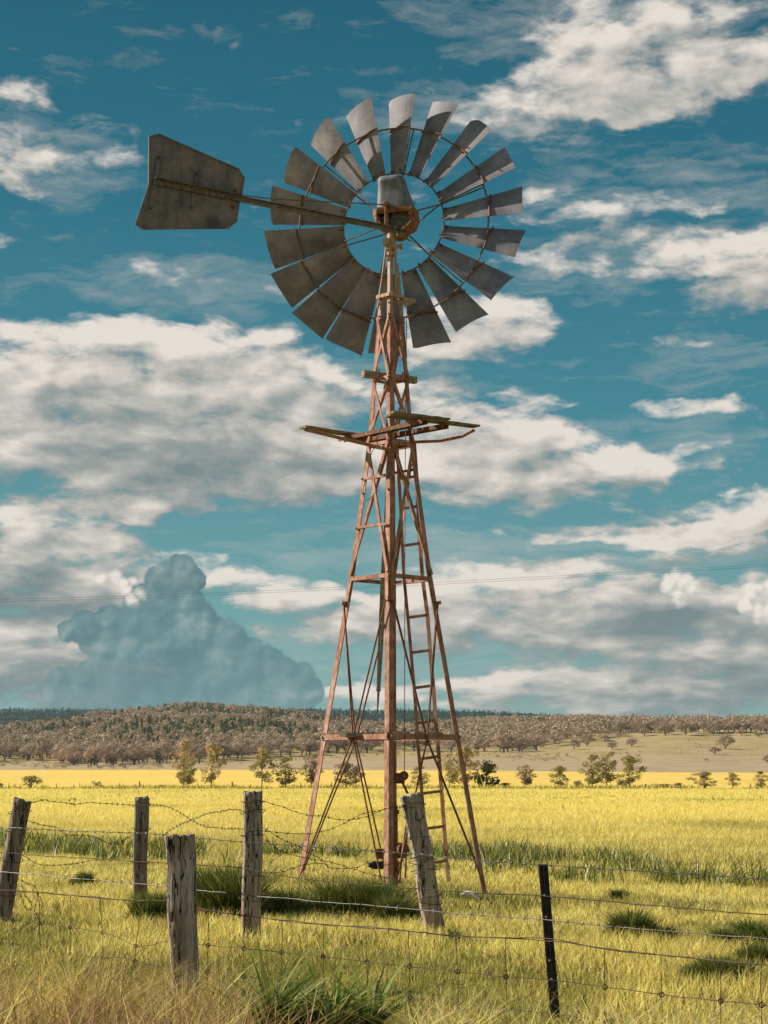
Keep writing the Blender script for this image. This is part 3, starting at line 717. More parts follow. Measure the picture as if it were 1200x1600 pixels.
for k in range(6):
    th = R(12+60*k)
    for e in (-1, 1):
        p0 = wp(th, .10, .22 if e > 0 else -.28)+EX*0
        wheel_mb.tube([p0+(-EX*math.cos(th)+EZ*math.sin(th))*.03*e, wp(th+R(1.6)*e, R1, .07+.035*e), wp(th+R(1.1)*e, R2, .10)], .011, 5)
wheel = wheel_mb.build('wheel', STEEL, mill)
hub = MB(); hub.tube([WC-NW*.3, WC+NW*.25], .07, 12); hub.tube([WC-NW*.32, WC-NW*.26], .14, 14); hub.tube([WC+NW*.18, WC+NW*.24], .14, 14); hub.build('hub', CASTING, wheel)
NB = 18
for k in range(NB):
    th = BO+2*math.pi*k/NB
    rad, mN, ch = blade_frame(th+R(random.uniform(-.5, .5)))
    mb = MB(); nr, nc = 8, 9; th_ = .0016; tw = R(random.uniform(-2.5, 2.5))
    chk = ch*math.cos(tw)+mN*math.sin(tw); mk = mN*math.cos(tw)-ch*math.sin(tw)
    grid = []
    ro = RO+random.uniform(-.012, .012)
    for i in range(nr):
        r = RI+(ro-RI)*i/(nr-1); f = i/(nr-1); W = .245+(.56-.245)*f; s_ = SAGI+(SAGO-SAGI)*f
        row = []
        for j in range(nc):
            u = j/(nc-1)*2-1
            p = WC+NW*.045+rad*r+chk*(u*W/2)+mk*(s_*(1-u*u)-s_*.5)
            if i == nr-1 and abs(u) == 1 and random.random() < .3: p = p-rad*.02
            row.append(p)
        grid.append(row)
    top = [p for row in grid for p in row]; bot = [p-mk*th_*2 for p in top]; nn = nr*nc
    fs = []
    for i in range(nr-1):
        for j in range(nc-1):
            q = (i*nc+j, i*nc+j+1, (i+1)*nc+j+1, (i+1)*nc+j); fs.append(q); fs.append(tuple(x+nn for x in reversed(q)))
    bd = [j for j in range(nc)]+[i*nc+nc-1 for i in range(1, nr)]+[(nr-1)*nc+j for j in range(nc-2, -1, -1)]+[i*nc for i in range(nr-2, 0, -1)]
    for a, b in zip(bd, bd[1:]+bd[:1]): fs.append((a, a+nn, b+nn, b)[::-1])
    mb.add(top+bot, fs)
    bl = mb.build('blade', GALV, wheel)
    # curved clip that ties the blade to the outer ring, small clips on the inner ring
    cl = MB()
    pts = []
    for j in range(9):
        u = (j/8*2-1)*1.04; f = (R2-RI)/(RO-RI); W = .245+(.56-.245)*f; s_ = SAGI+(SAGO-SAGI)*f
        pts.append(WC+NW*.045+rad*(R2+.015)+chk*(u*W/2)+mk*(s_*(1-u*u)-s_*.5+.014))
    cl.tube(pts, .0125, 5)
    cl.build('clip', RUSTD, wheel)
    for u in (-.8, .8):
        cl = MB(); cl.tube([WC+NW*.05+rad*(R1-.02)+chk*(u*.12)+mk*.01, WC+NW*.05+rad*(R1+.05)+chk*(u*.10)+mk*.02], .014, 5); cl.build('bracket', RUSTD, wheel)

# ---------------------------------------------------------------- gearbox under its hood
gb = MB()
GC = at(619, 335, 23.02)
def rrect(c, hx, hy, z, rr_=.35, n=6, ex=EX, ey=AXD):
    out = []; rc = min(hx, hy)*rr_
    for q, (sx_, sy_) in enumerate(((1, -1), (1, 1), (-1, 1), (-1, -1))):
        for i in range(n+1):
            a = math.pi/2*(i/n)+math.pi/2*(q-1)
            out.append(c+ex*(sx_*(hx-rc)+rc*math.cos(a))+ey*(sy_*(hy-rc)+rc*math.sin(a))+Vector((0, 0, z)))
    return out
c0 = at(619, 335, 23.05)
zof = lambda row: zrow(row, 22.85)-c0.z
# casting: a tub that is open to the front-left, walled right and bottom
full = [rrect(c0+EX*.0, .265, .20, zof(325)+.012, .5), rrect(c0, .262, .20, zof(332), .5), rrect(c0+EX*.015, .262, .2, zof(338), .55), rrect(c0+EX*.03, .215, .18, zof(351), .7), rrect(c0+EX*.045, .10, .10, zof(359), .9)]
kk = len(full[0])
vs = [v for rg in full for v in rg]; fs = []
for i in range(len(full)-1):
    for j in range(kk):
        a = full[1][j]-c0; jj = (j+1) % kk
        frontal = a.dot(NW) > .185 and (full[1][jj]-c0).dot(NW) > .185
        if frontal and 1 <= i <= 2: continue
        fs.append((i*kk+j, i*kk+jj, (i+1)*kk+jj, (i+1)*kk+j))
fs.append(tuple(4*kk+j for j in range(kk)))
gb.add(vs, fs)
gear = gb.build('gearbox', CASTING, mill, smooth=False)
sm = gear.modifiers.new('solid', 'SOLIDIFY'); sm.thickness = .022; sm.offset = -1
g2 = MB()
# rim bar, upright with the pin, inner works
fr = lambda px, py: at_plane(px, py, c0+NW*.21, NW)
g2.bar(fr(588, 327), fr(645, 326), .05, .035, NW); g2.bar(fr(604.5, 318), fr(604, 352), .05, .05, NW)
g2.tube([fr(604.5, 320)+NW*.06, fr(604.5, 320)-NW*.05], .042, 10); g2.bar(fr(589, 329), fr(589, 349), .03, .03, NW)
g2.tube([fr(634, 357)+NW*.03, fr(634, 357)-NW*.1], .038, 8); g2.bar(fr(603, 350), fr(610, 356), .06, .05, NW); g2.bar(fr(645, 345), fr(634, 357), .04, .06, NW)
g2.build('gear_frame', CASTING, gear, bevel=.008)
g3 = MB(); g3.tube([c0+EX*.08+NW*.12+Vector((0, 0, zof(340))), c0+EX*.08-NW*.1+Vector((0, 0, zof(340)))], .13, 16); g3.tube([c0-EX*.12+NW*.1+Vector((0, 0, zof(341))), c0-EX*.12-NW*.1+Vector((0, 0, zof(341)))], .08, 14)
g3.build('gear_wheel', STEEL, gear)
# hood: rises from the casting, vertical on the left, sloping on the right, round shouldered
hd = MB(); rings = []
def hoodring(row, xl, xr, hy, sh=0.):
    z = zof(row); a = at(xl, row, 22.95); b = at(xr, row, 22.95); cx = ((a+b)/2-c0).dot(EX); hx = (b-a).length/2/math.cos(YAW)*.99
    return rrect(c0+EX*cx+AXD*sh, hx, hy, z, .55)
for row, xl, xr, hy in ((329, 589, 646, .19), (322, 589, 644.5, .19), (300, 589, 637, .165), (281, 589, 629.5, .14), (279.6, 588.6, 630, .146), (274, 589, 628.5, .140), (270.5, 590.5, 626.5, .12), (268.3, 596, 621, .08)):
    rings.append(hoodring(row, xl, xr, hy))
hd.loft(rings); hood = hd.build('hood', ZINC, gear, smooth=False)
for p_ in hood.data.polygons: p_.use_smooth = len(p_.vertices) == 4
hood.data.set_sharp_from_angle(angle=R(35)) if hasattr(hood.data, 'set_sharp_from_angle') else None
hk = MB(); hk.tube([at(642, 318, 23), at(645, 322, 23), at(648, 320, 23), at(647, 315, 23)], .007, 5); hk.build('hood_catch', STEEL, hood)

# ---------------------------------------------------------------- tail
BZ = zrow(361, 22.85)
T0 = at_z(625, 361, BZ); T1 = at_z(240, 285, BZ)
bd_ = (T1-T0).normalized(); tn = Vector((-bd_.y, bd_.x, 0)); tn = tn if tn.y < 0 else -tn
tb = MB()
def chan2(mb, p, q, h, wd):
    mb.bar(p, q, h, .012, tn)
    for e in (-1, 1): mb.bar(p+Vector((0, 0, e*(h/2-.004)))+tn*wd/2, q+Vector((0, 0, e*(h/2-.004)))+tn*wd/2, wd, .008, (0, 0, 1))
TM = T0.lerp(T1, (625-353)/(625-240.))
chan2(tb, T0, TM, .070, .045)
tb.box(T0-bd_*.02, .10, .07, .11, bd_, tn, (0, 0, 1)); tb.bolt(T0+bd_*.12+tn*.05, tn, .018, .03); tb.bolt(T0+bd_*.02+tn*.05, tn, .018, .03)
tail = tb.build('tail_boom', BOOM, mill)
b2 = MB(); b2.bar(TM-bd_*.12+tn*.03, T1+bd_*.02+tn*.03, .07, .012, tn); b2.bar(TM-bd_*.12+tn*.065+Vector((0, 0, .033)), T1+bd_*.02+tn*.065+Vector((0, 0, .033)), .07, .008, (0, 0, 1)); b2.build('vane_rib', STEEL, tail)
stay = MB(); stay.tube([at(605, 320, 22.8), at_plane(430, 311, T1+tn*.03, tn), at_plane(346, 302, T1+tn*.05, tn)], .0085, 5); stay.build('tail_stay', STEEL, tail)
VP = [(233.3, 213), (246, 209.3), (374, 265.5), (381.5, 276), (376, 308), (370.5, 346), (358, 356.5), (221, 358), (211, 350.5), (232.5, 287)]
va = [at_plane(x, y, T1, tn) for x, y in VP]
vm = MB(); nv = len(va)
vm.add([p+tn*.002 for p in va]+[p-tn*.002 for p in va], [tuple(range(nv)), tuple(range(2*nv-1, nv-1, -1))]+[(i, i+nv, (i+1) % nv+nv, (i+1) % nv) for i in range(nv)])
vane = vm.build('vane', VANE, tail)
for i, j in ((1, 2), (3, 4), (6, 7), (0, 9)):
    ed_ = MB(); ed_.bar(va[i]+tn*.008, va[j]+tn*.008, .022, .010, tn); ed_.build('folded_edge', VANE, vane)
vp = lambda x, y, d=.012: at_plane(x, y, T1+tn*d, tn)
for a, b in (((248, 247), (235.5, 324)), ((308.3, 270), (300, 324))): st = MB(); st.bar(vp(*a), vp(*b), .05, .014, tn); st.build('stiffener', VANE, vane)
for q in ((248.5, 246.5), (235.3, 324.5), (308.3, 271), (299.8, 324), (368, 297.5), (364, 323.5)): bl_ = MB(); bl_.bolt(vp(*q, .02), tn, .022, .02); bl_.build('bolt', RUSTD, vane)
pt = MB(); pn = [vp(x, y, .005) for x, y in ((294, 314), (297, 310), (305, 310), (308, 316), (307, 329), (302, 334), (296, 332), (293, 326))]
pt.add([p for p in pn]+[p-tn*.002 for p in pn], [tuple(range(8))]+[(i, i+8, (i+1) % 8+8, (i+1) % 8) for i in range(8)])
pt.build('patch', ZINC, vane)
# ================================================================== fences
def fdepth(px):            # the near fence runs slightly towards the camera to the right
    return 1./(.0645+.0355*px/1200.)
def post_mesh(base, top, w0, w1, mat, name, parent, seed, label=None, dp=.8, crack=.26, notch=0.):
    """split hardwood post: irregular section, deep vertical cracks, ragged top"""
    rs = random.Random(seed); K_, H_ = 44, 40
    d = (top-base).normalized(); a = Vector((1, 0, 0)); a = (a-d*a.dot(d)).normalized(); b = d.cross(a)
    cr = [(rs.uniform(0, 2*math.pi), rs.uniform(.05, .11), rs.uniform(.5, 1.), rs.uniform(0, .5), rs.uniform(.6, 1.05)) for _ in range(11)]
    rings = []
    for i in range(H_):
        f = i/(H_-1); c = base.lerp(top, f)+a*(mnoise.noise(Vector((f*2.5, seed, 0)))*.022); w_ = (w0+(w1-w0)*f)/2; rg = []
        for j in range(K_):
            th = 2*math.pi*j/K_
            sq = 1/max(abs(math.cos(th)), abs(math.sin(th)))**.62
            r_ = w_*.86*sq*(1+.13*mnoise.noise(Vector((math.cos(th)*1.3+seed, math.sin(th)*1.3, f*1.8)))+.05*mnoise.noise(Vector((math.cos(th)*5, math.sin(th)*5+seed, f*3.5))))
            for (ca, cw, cd, f0, f1) in cr:
                q = abs((th-ca-.25*(mnoise.noise(Vector((f*3, ca*9, seed)))) +math.pi) % (2*math.pi)-math.pi)
                if q < cw and f0 < f < f1: r_ *= 1-crack*cd*(1-q/cw)*min(1, (f-f0)*8, (f1-f)*8+(.6 if f1 > 1 else 0))
            p = c+a*math.cos(th)*r_+b*math.sin(th)*r_*dp
            if i >= H_-2:
                p = p+d*(.028*mnoise.noise(Vector((math.cos(th)*2.2, math.sin(th)*2.2, seed+5)))+notch*math.cos(th))
            rg.append(p)
        rings.append(rg)
    last = rings[-1]; cc = sum(last, Vector())/K_
    rings.append([cc+(p-cc)*.72+d*(.012*mnoise.noise(p*30)-.004) for p in last]); rings.append([cc+(p-cc)*.3+d*(.015*mnoise.noise(p*40)-.012) for p in last])
    mb = MB(); mb.loft(rings)
    # keep the grain running along the post
    o = mb.build(name, mat, parent, smooth=True)
    if label: o['label'] = label
    return o
near_f = empty('wire_fence', (0, 13, gz(0, 13)))
tag(near_f, 'front wire fence of square mesh with a short thick post and a black steel picket', 'fence')
old_f = empty('barbed_fence', (-1.5, 17.8, gz(-1.5, 17.8)))
tag(old_f, 'old slack barbed wire fence on four crooked grey timber posts before the windmill', 'fence')
def postpx(bx, by, tx, ty, Y, sink=.25):
    b_, t_ = at(bx, by, Y), at(tx, ty, Y); return b_+(b_-t_).normalized()*sink, t_
def pw(px, Y): return px/2800.*Y
b_, t_ = postpx(289.5, 1540, 280.5, 1305, 13.2)
post_mesh(b_, t_, pw(50, 13.2), pw(52, 13.2), WOOD, 'post', near_f, 3, 'short thick pale grey split post of the front fence', .75)
b_, t_ = postpx(2, 1437, 34.5, 1250, 17.6)
post_mesh(b_, t_, pw(32, 17.6), pw(31, 17.6), WOODD, 'post', old_f, 8, 'dark post leaning right at the left edge', .9, notch=-.02)
b_, t_ = postpx(217.5, 1420, 222, 1246, 19.6)
post_mesh(b_, t_, pw(25, 19.6), pw(26, 19.6), WOODD, 'post', old_f, 12, 'thin dark upright post with a rough pale top', .85)
b_, t_ = postpx(391.5, 1466, 395.5, 1237, 16.3)
post_mesh(b_, t_, pw(35, 16.3), pw(33, 16.3), WOOD, 'post', old_f, 21, 'tall upright grey post with a long jagged crack', .85, crack=.36)
b_, t_ = postpx(679, 1450, 642, 1242, 16.9)
post_mesh(b_, t_, pw(35, 16.9), pw(37, 16.9), WOOD, 'post', old_f, 33, 'grey post leaning left in front of the tower', .85)
# steel picket (Y section)
pb, ptp = at(868, 1590, 11.4), at(848.5, 1350, 11.4)
def picket(mb):
    d = (ptp-pb).normalized(); a = Vector((1, 0, 0)); a = (a-d*a.dot(d)).normalized(); b = d.cross(a)
    for ang in (90, 210, 330):
        v = a*math.cos(R(ang))+b*-math.sin(R(ang)); mb.bar(pb+v*.016, ptp+v*.016, .034, .006, d.cross(v))
mb = MB(); picket(mb)
c = (pb+ptp)/2; dpk = (ptp-pb).normalized(); apk = (Vector((1, 0, 0))-dpk*dpk.x).normalized(); bpk = dpk.cross(apk)
mb.box(c-bpk*.012*(1 if bpk.y > 0 else -1), (ptp-pb).length, .056, .01, dpk, apk, bpk)
sp_ = mb.build('steel_picket', PICKET, near_f); sp_['label'] = 'black steel picket of the front fence leaning slightly left'
for (x, y) in ((851, 1399), (853.5, 1433), (859, 1501), (862, 1530)):
    m_ = MB(); p = at(x, y, 11.37); m_.tube([p+Vector((0, -.004, 0)), p+Vector((0, .01, 0))], .006, 8); m_.build('hole', WHITE, sp_)

def smoothpath(pts, per=6):
    out = []
    P_ = [pts[0]]+list(pts)+[pts[-1]]
    for i in range(1, len(P_)-2):
        p0, p1, p2, p3 = P_[i-1:i+3]
        for k in range(per):
            t_ = k/per
            out.append(.5*((2*p1)+(p2-p0)*t_+(2*p0-5*p1+4*p2-p3)*t_*t_+(3*p1-p0-3*p2+p3)*t_**3))
    out.append(pts[-1]); return out
def wire(pts, parent, mat=WIRE, r=.0028, barbs=True, name='barbed_wire', step=.11, twist=True, seed=0):
    rs = random.Random(seed); sp = smoothpath(pts); 
    sp = [p+Vector((0, rs.uniform(-.004, .004), rs.uniform(-.003, .003))) for p in sp]
    mb = MB(); mb.tube(sp, r, 5)
    acc = rs.uniform(0, step)
    for p, q in zip(sp, sp[1:]):
        L = (q-p).length
        if not barbs: break
        while acc < L:
            c = p.lerp(q, acc/L); d = (q-p).normalized()
            for k in range(2):
                v = Vector((rs.uniform(-1, 1), rs.uniform(-1, 1), rs.uniform(-1, 1))); v = (v-d*v.dot(d)*.7).normalized()*.017
                mb.tube([c-v, c+v], .0021, 3)
            mb.tube([c-d*.007, c+d*.007], r*1.9, 5)
            acc += step*rs.uniform(.85, 1.15)
        acc -= L
    return mb.build(name, mat, parent)
def nf(pts, dy=0.): return [at(x, y, fdepth(x)+dy) for x, y in pts]
EXT = lambda p: [(-420, p[0][1]-(p[1][1]-p[0][1])/(p[1][0]-p[0][0])*420)]+p
wire(nf([(-300, 1272), (0, 1292), (40, 1294.5), (130, 1299), (205, 1301.5), (265, 1304.5), (330, 1311), (380, 1316), (470, 1322), (600, 1331), (675, 1337), (760, 1345), (850, 1351.5), (950, 1358), (1060, 1365), (1200, 1373), (1500, 1390)], -.12), near_f, WIREG, seed=1)
wire(nf([(-300, 1310), (0, 1332), (50, 1336), (130, 1341), (240, 1348), (290, 1350), (375, 1356), (460, 1371), (600, 1385), (690, 1391), (760, 1396), (852, 1400), (940, 1407), (1030, 1416), (1120, 1423), (1200, 1429), (1500, 1450)], -.14), near_f, WIRE, barbs=False, name='plain_wire', r=.0032, seed=2)
wire(nf([(-300, 1342), (0, 1362), (110, 1372), (210, 1380), (262, 1385), (310, 1391), (380, 1398), (480, 1407), (590, 1416), (690, 1425), (760, 1430), (854, 1437), (950, 1447), (1060, 1456), (1200, 1467), (1500, 1490)], -.13), near_f, WIREG, seed=3)
for q, (dy_, sd_) in enumerate(((0, 4), (1.6, 5))):
    wire(nf([(-300, 1368), (0, 1390+dy_*.6), (60, 1395-dy_), (140, 1401+dy_), (205, 1407-dy_*.4), (262, 1408), (310, 1420-dy_), (375, 1430), (500, 1443+dy_), (580, 1450-dy_), (640, 1455), (720, 1462+dy_), (855, 1470-dy_*2), (945, 1482+dy_), (1030, 1492), (1120, 1500+dy_), (1200, 1508), (1500, 1532)], -.1), near_f, WIRE, barbs=False, name='plain_wire', r=.0032, seed=sd_)
M1 = [(-300, 1400), (0, 1434), (18, 1437), (62, 1443), (110, 1449), (160, 1457), (187, 1466), (212, 1478), (240, 1476), (265, 1470), (325, 1477), (381, 1482), (440, 1488), (505, 1495), (573, 1503), (640, 1510), (715, 1518), (791, 1526), (860, 1531), (945, 1542), (1034, 1554), (1126, 1564), (1200, 1571), (1500, 1600)]
M2 = [(-300, 1440), (0, 1472), (20, 1476), (62, 1483), (110, 1491), (158, 1497), (190, 1496), (213, 1502), (240, 1508), (290, 1514), (325, 1519), (381, 1526), (440, 1532), (505, 1541), (573, 1550), (640, 1559), (715, 1568), (791, 1577), (860, 1584), (945, 1594), (1034, 1606), (1126, 1618), (1200, 1626), (1500, 1660)]
wire(nf(M1), near_f, WIRE, barbs=False, name='mesh_wire', r=.0026, seed=6)
wire(nf(M2), near_f, WIRE, barbs=False, name='mesh_wire', r=.0026, seed=7)
def yon(L_, x): return float(np.interp(x, [a for a, b in L_], [b for a, b in L_]))
W4 = [(0, 1390), (60, 1396), (205, 1407), (262, 1409), (310, 1420), (375, 1430), (500, 1443), (580, 1450), (720, 1462), (852, 1471), (945, 1483), (1034, 1492), (1200, 1508)]
for x, lean in ((20, 1), (62, 2), (110, 0), (160, 3), (212, -3), (325, -1), (381, 0), (440, 0), (505, 0), (573, 1), (640, 2), (715, 3), (791, 1), (945, 0), (1034, 1), (1126, 1), (1190, 0)):
    y0, y1, y2 = yon(W4, x), yon(M1, x), yon(M2, x)
    top = at(x-lean+(6 if x == 212 else 0), y0, fdepth(x)) if x not in (20,) else at(x, y1-25, fdepth(x))
    mid, low = at(x, y1, fdepth(x)), at(x+lean*.4, y2, fdepth(x)); bot = low+(low-mid)*1.0
    m_ = MB(); m_.tube(smoothpath([top, (top+mid)/2+Vector((random.uniform(-.006, .006), 0, 0)), mid, low, bot], 3), .0024, 5)
    o_ = m_.build('mesh_stay', WIRE, near_f)
    for p in (mid, low):
        m_ = MB(); m_.tube([p+Vector((.014*math.cos(a), -.003, .014*math.sin(a))) for a in np.linspace(0, 6.4, 12)], .0038, 5); m_.build('mesh_knot', WIRE, o_)
# coil of wire hanging beside the left leaning post, old slack strands
def od(x): return float(np.interp(x, [0, 35, 218, 395, 645], [17.4, 17.4, 19.4, 16.1, 16.7]))
def ow(pts, **kw): return wire([at(x, y, od(x)) for x, y in pts], old_f, WIRE, **kw)
ow([(22, 1262), (45, 1256), (58, 1252), (70, 1250), (85, 1253), (100, 1254), (112, 1256), (118, 1251), (113, 1247), (108, 1251), (112, 1257), (122, 1256), (140, 1254), (170, 1256), (208, 1258), (235, 1257), (262, 1261), (285, 1272), (300, 1282), (320, 1291), (345, 1294), (378, 1295), (388, 1293)], seed=11)
ow([(237, 1322), (250, 1310), (262, 1300), (280, 1289), (300, 1281), (325, 1271), (345, 1268), (362, 1265), (381, 1266), (410, 1268)], seed=12)
ow([(30, 1279), (42, 1282), (65, 1289), (85, 1292), (95, 1298), (104, 1305), (125, 1305), (150, 1309), (175, 1319), (190, 1315), (200, 1309), (210, 1303)], seed=13)
ow([(25, 1327), (37, 1337), (60, 1350), (85, 1352), (110, 1350), (130, 1347), (150, 1342)], seed=14)
ow([(28, 1372), (33, 1376), (45, 1381), (55, 1386), (59, 1396), (58, 1408), (54, 1420), (58, 1432), (63, 1441)], seed=15)
ow([(30, 1392), (34, 1402), (38, 1415), (44, 1422), (50, 1418), (47, 1408), (40, 1400), (36, 1390), (33, 1380)], seed=16)
ow([(58, 1396), (64, 1404), (66, 1416), (60, 1430), (63, 1442), (64, 1470)], seed=17, barbs=False, name='plain_wire')
ow([(380, 1250), (396, 1250), (411, 1252), (425, 1256), (440, 1260), (460, 1268), (482, 1274), (503, 1275), (525, 1280), (548, 1281), (576, 1275), (601, 1264), (622, 1262), (645, 1262), (660, 1256)], seed=18)
ow([(398, 1298), (409, 1298), (437, 1301), (470, 1303), (500, 1300), (525, 1292), (548, 1281), (565, 1272), (585, 1268), (610, 1262), (624, 1258)], seed=19)
ow([(380, 1300), (396, 1296), (412, 1294), (440, 1311), (462, 1320), (477, 1330), (502, 1343), (514, 1355), (525, 1357), (553, 1356), (567, 1352), (582, 1345), (600, 1352), (625, 1345), (660, 1338)], seed=20)
ow([(411, 1365), (440, 1362), (460, 1356), (475, 1351), (500, 1349), (512, 1352)], seed=21)
ow([(416, 1312), (440, 1330), (480, 1341), (520, 1348), (553, 1358), (585, 1368), (610, 1372)], seed=22)
ow([(381, 1355), (372, 1362), (362, 1373), (355, 1380)], seed=23, barbs=False, name='plain_wire')
ow([(640, 1342), (665, 1334), (672, 1322), (674, 1310)], seed=24, barbs=False, name='plain_wire')
ow([(626, 1417), (640, 1407), (650, 1397), (658, 1387)], seed=25)
ow([(413, 1372), (416, 1390), (422, 1404), (425, 1420)], seed=26, barbs=False, name='plain_wire')
ow([(411, 1412), (450, 1418), (500, 1424), (540, 1428), (590, 1420), (630, 1410), (660, 1404), (690, 1399)], seed=27)
# wraps round the posts
def wrap(base, top, fs, rw, seed):
    rs = random.Random(seed)
    for f in fs:
        c = base.lerp(top, f); tl = rs.uniform(-.25, .25)
        m_ = MB(); m_.tube([c+Vector((math.cos(a)*rw, math.sin(a)*rw*.85, math.cos(a+1)*rw*tl)) for a in np.linspace(0, 6.6, 26)], .0034, 5); m_.build('wire_wrap', WIRE, old_f)
for (bx, by, tx, ty, Y, fs, w_) in ((2, 1437, 34.5, 1250, 17.6, (.75, .9, .5, .22), 34), (217.5, 1420, 222, 1246, 19.6, (.93, .72, .42), 28), (391.5, 1466, 395.5, 1237, 16.3, (.93, .86, .70, .42, .27), 37), (679, 1450, 642, 1242, 16.9, (.92, .68, .50, .43, .2), 39)):
    b_, t_ = postpx(bx, by, tx, ty, Y, 0); wrap(b_, t_, fs, pw(w_, Y)/2*1.04, int(bx))
# white pipe end and cap lying by the right tower foot
wpz = at(744, 1396, 21.6)
m_ = MB(); a_, b_ = at(722, 1397, 21.7), at(741, 1397, 21.6); m_.tube([a_, (a_+b_)/2+Vector((0, 0, .02)), b_], [.022, .024, .022], 12); m_.tube([b_, b_+Vector((.05, -.02, -.04))], [.03, .027], 12)
o = m_.build('white_pipe', WHITE); tag(o, 'short white plastic pipe lying in grass beside the right tower foot', 'pipe')
# power lines far off
for k, (dy_, dx_) in enumerate(((0, 0), (3.4, 2.))):
    pts = [at(x, y+dy_, 160.) for x, y in ((-300, 944), (0, 936.5), (200, 931.5), (400, 923.5), (600, 914), (800, 903.5), (1000, 892.5), (1200, 881.5), (1600, 855))]
    m_ = MB(); m_.tube(smoothpath(pts, 4), .011, 5); o = m_.build('power_line', CABLE)
    tag(o, ('upper' if k == 0 else 'lower')+' of two thin black power lines crossing the clouds behind the tower', 'power line')

# ================================================================== trees
def leaf_quads(C, size, nrm, rg):
    """C (n,3) centres, nrm (n,3) rough normals -> quads"""
    n = len(C); nr = nrm+rg.normal(0, .24, (n, 3)); nr /= np.linalg.norm(nr, axis=1)[:, None]
    h = rg.normal(0, 1, (n, 3)); a = np.cross(nr, h); a /= np.linalg.norm(a, axis=1)[:, None]; b = np.cross(nr, a)
    s = (size*rg.uniform(.6, 1.3, n))[:, None]; s2 = s*rg.uniform(.45, .8, n)[:, None]
    V = np.stack([C-a*s, C-b*s2, C+a*s, C+b*s2], 1).reshape(-1, 3)
    return V
def clump_crown(rg, centres, radii, nleaf, size, flat=.75):
    out = []
    for c, r in zip(centres, radii):
        d = rg.normal(0, 1, (nleaf, 3)); d /= np.linalg.norm(d, axis=1)[:, None]
        q = c+d*(r*rg.uniform(.55, 1.05, nleaf)**.8)[:, None]*np.array([1, 1, flat]); out.append((q, d))
    C = np.concatenate([o[0] for o in out]); D = np.concatenate([o[1] for o in out])
    return leaf_quads(C, size, D, rg)
def limb(mb, p, q, r0, r1, k=5, bend=.06, n=4):
    p, q = Vector(p), Vector(q); L = (q-p).length; pts = []
    o = Vector((random.uniform(-1, 1), random.uniform(-1, 1), 0))*L*bend
    for i in range(n): f = i/(n-1); pts.append(p.lerp(q, f)+o*math.sin(f*math.pi))
    mb.tube(pts, [r0+(r1-r0)*i/(n-1) for i in range(n)], k)
def proto(kind, seed):
    """unit tree geometry: trunk MB and crown verts, about 1 tall"""
    rg = np.random.default_rng(seed); random.seed(seed); mb = MB(); cs = []; rad = []
    if kind == 'gum':
        wd = rg.uniform(.40, .52); th = rg.uniform(.12, .22); nc = rg.integers(13, 19)
        limb(mb, (0, 0, -.04), (rg.uniform(-.03, .03), 0, th), .035, .026)
        for i in range(nc):
            a = rg.uniform(0, 6.28); q = math.sqrt(rg.uniform(.02, 1)); z = .36+.46*(1-q*q)*rg.uniform(.6, 1.1)-.10*rg.random()
            c = np.array([math.cos(a)*q*wd*.78, math.sin(a)*q*wd*.78, z]); r = rg.uniform(.13, .20); cs.append(c); rad.append(r)
            if i % 2 == 0: limb(mb, (0, 0, th*.8), c*[1, 1, .92], .018, .006)
        return mb, clump_crown(rg, cs, rad, 84, .028, .78)
    if kind == 'wisp':   # tall gum with hanging ragged clumps
        limb(mb, (0, 0, -.04), (0, 0, .7), .03, .012)
        for i in range(16):
            z = rg.uniform(.35, .93); a = rg.uniform(0, 6.28); q = rg.uniform(.03, .22)*(1.25-z*.5)
            c = np.array([math.cos(a)*q, math.sin(a)*q, z]); cs.append(c); rad.append(rg.uniform(.06, .12))
            if i % 2 == 0: limb(mb, (0, 0, z*.75), c, .012, .004)
        return mb, clump_crown(rg, cs, rad, 34, .028, 1.3)
    if kind == 'sap':    # sparse oval crown from low down on a thin stem
        limb(mb, (0, 0, -.04), (rg.uniform(-.05, .05), 0, .8), .013, .004, bend=.03)
        for i in range(26):
            z = rg.uniform(.16, .95); a = rg.uniform(0, 6.28); q = rg.uniform(.02, 1)*.25*math.sin(math.pi*min(1, (z-.05)/.97))**.7
            c = np.array([math.cos(a)*q, math.sin(a)*q, z]); cs.append(c); rad.append(rg.uniform(.06, .115))
            if i % 2 == 0: limb(mb, (0, 0, z*.7), c, .006, .002)
        return mb, clump_crown(rg, cs, rad, 50, .026, 1.1)
    if kind == 'cypress':
        limb(mb, (0, 0, -.04), (0, 0, .35), .03, .015)
        for i in range(12):
            z = .14+.82*i/12; q = .17*(1-z)**.7+.02; a = rg.uniform(0, 6.28)
            cs.append(np.array([math.cos(a)*.03, math.sin(a)*.03, z])); rad.append(q+.02)
        return mb, clump_crown(rg, cs, rad, 34, .035, .9)
    if kind == 'bush':
        for i in range(10):
            a = rg.uniform(0, 6.28); q = rg.uniform(0, .42); c = np.array([math.cos(a)*q, math.sin(a)*q, rg.uniform(.12, .70)]); cs.append(c); rad.append(rg.uniform(.16, .28))
            if i % 2 == 0: limb(mb, (0, 0, -.05), c, .02, .008)
        return mb, clump_crown(rg, cs, rad, 60, .05, .85)
def rot_z(V, a):
    c, s_ = math.cos(a), math.sin(a); return np.stack([V[:, 0]*c-V[:, 1]*s_, V[:, 0]*s_+V[:, 1]*c, V[:, 2]], 1)
def quads(nv, off=0): return np.arange(nv).reshape(-1, 4)+off
PROTO = {}
for kind, n_ in (('gum', 6), ('sap', 4), ('wisp', 3), ('cypress', 3), ('bush', 3)):
    for i in range(n_): PROTO[(kind, i)] = proto(kind, 100+17*i+len(kind))
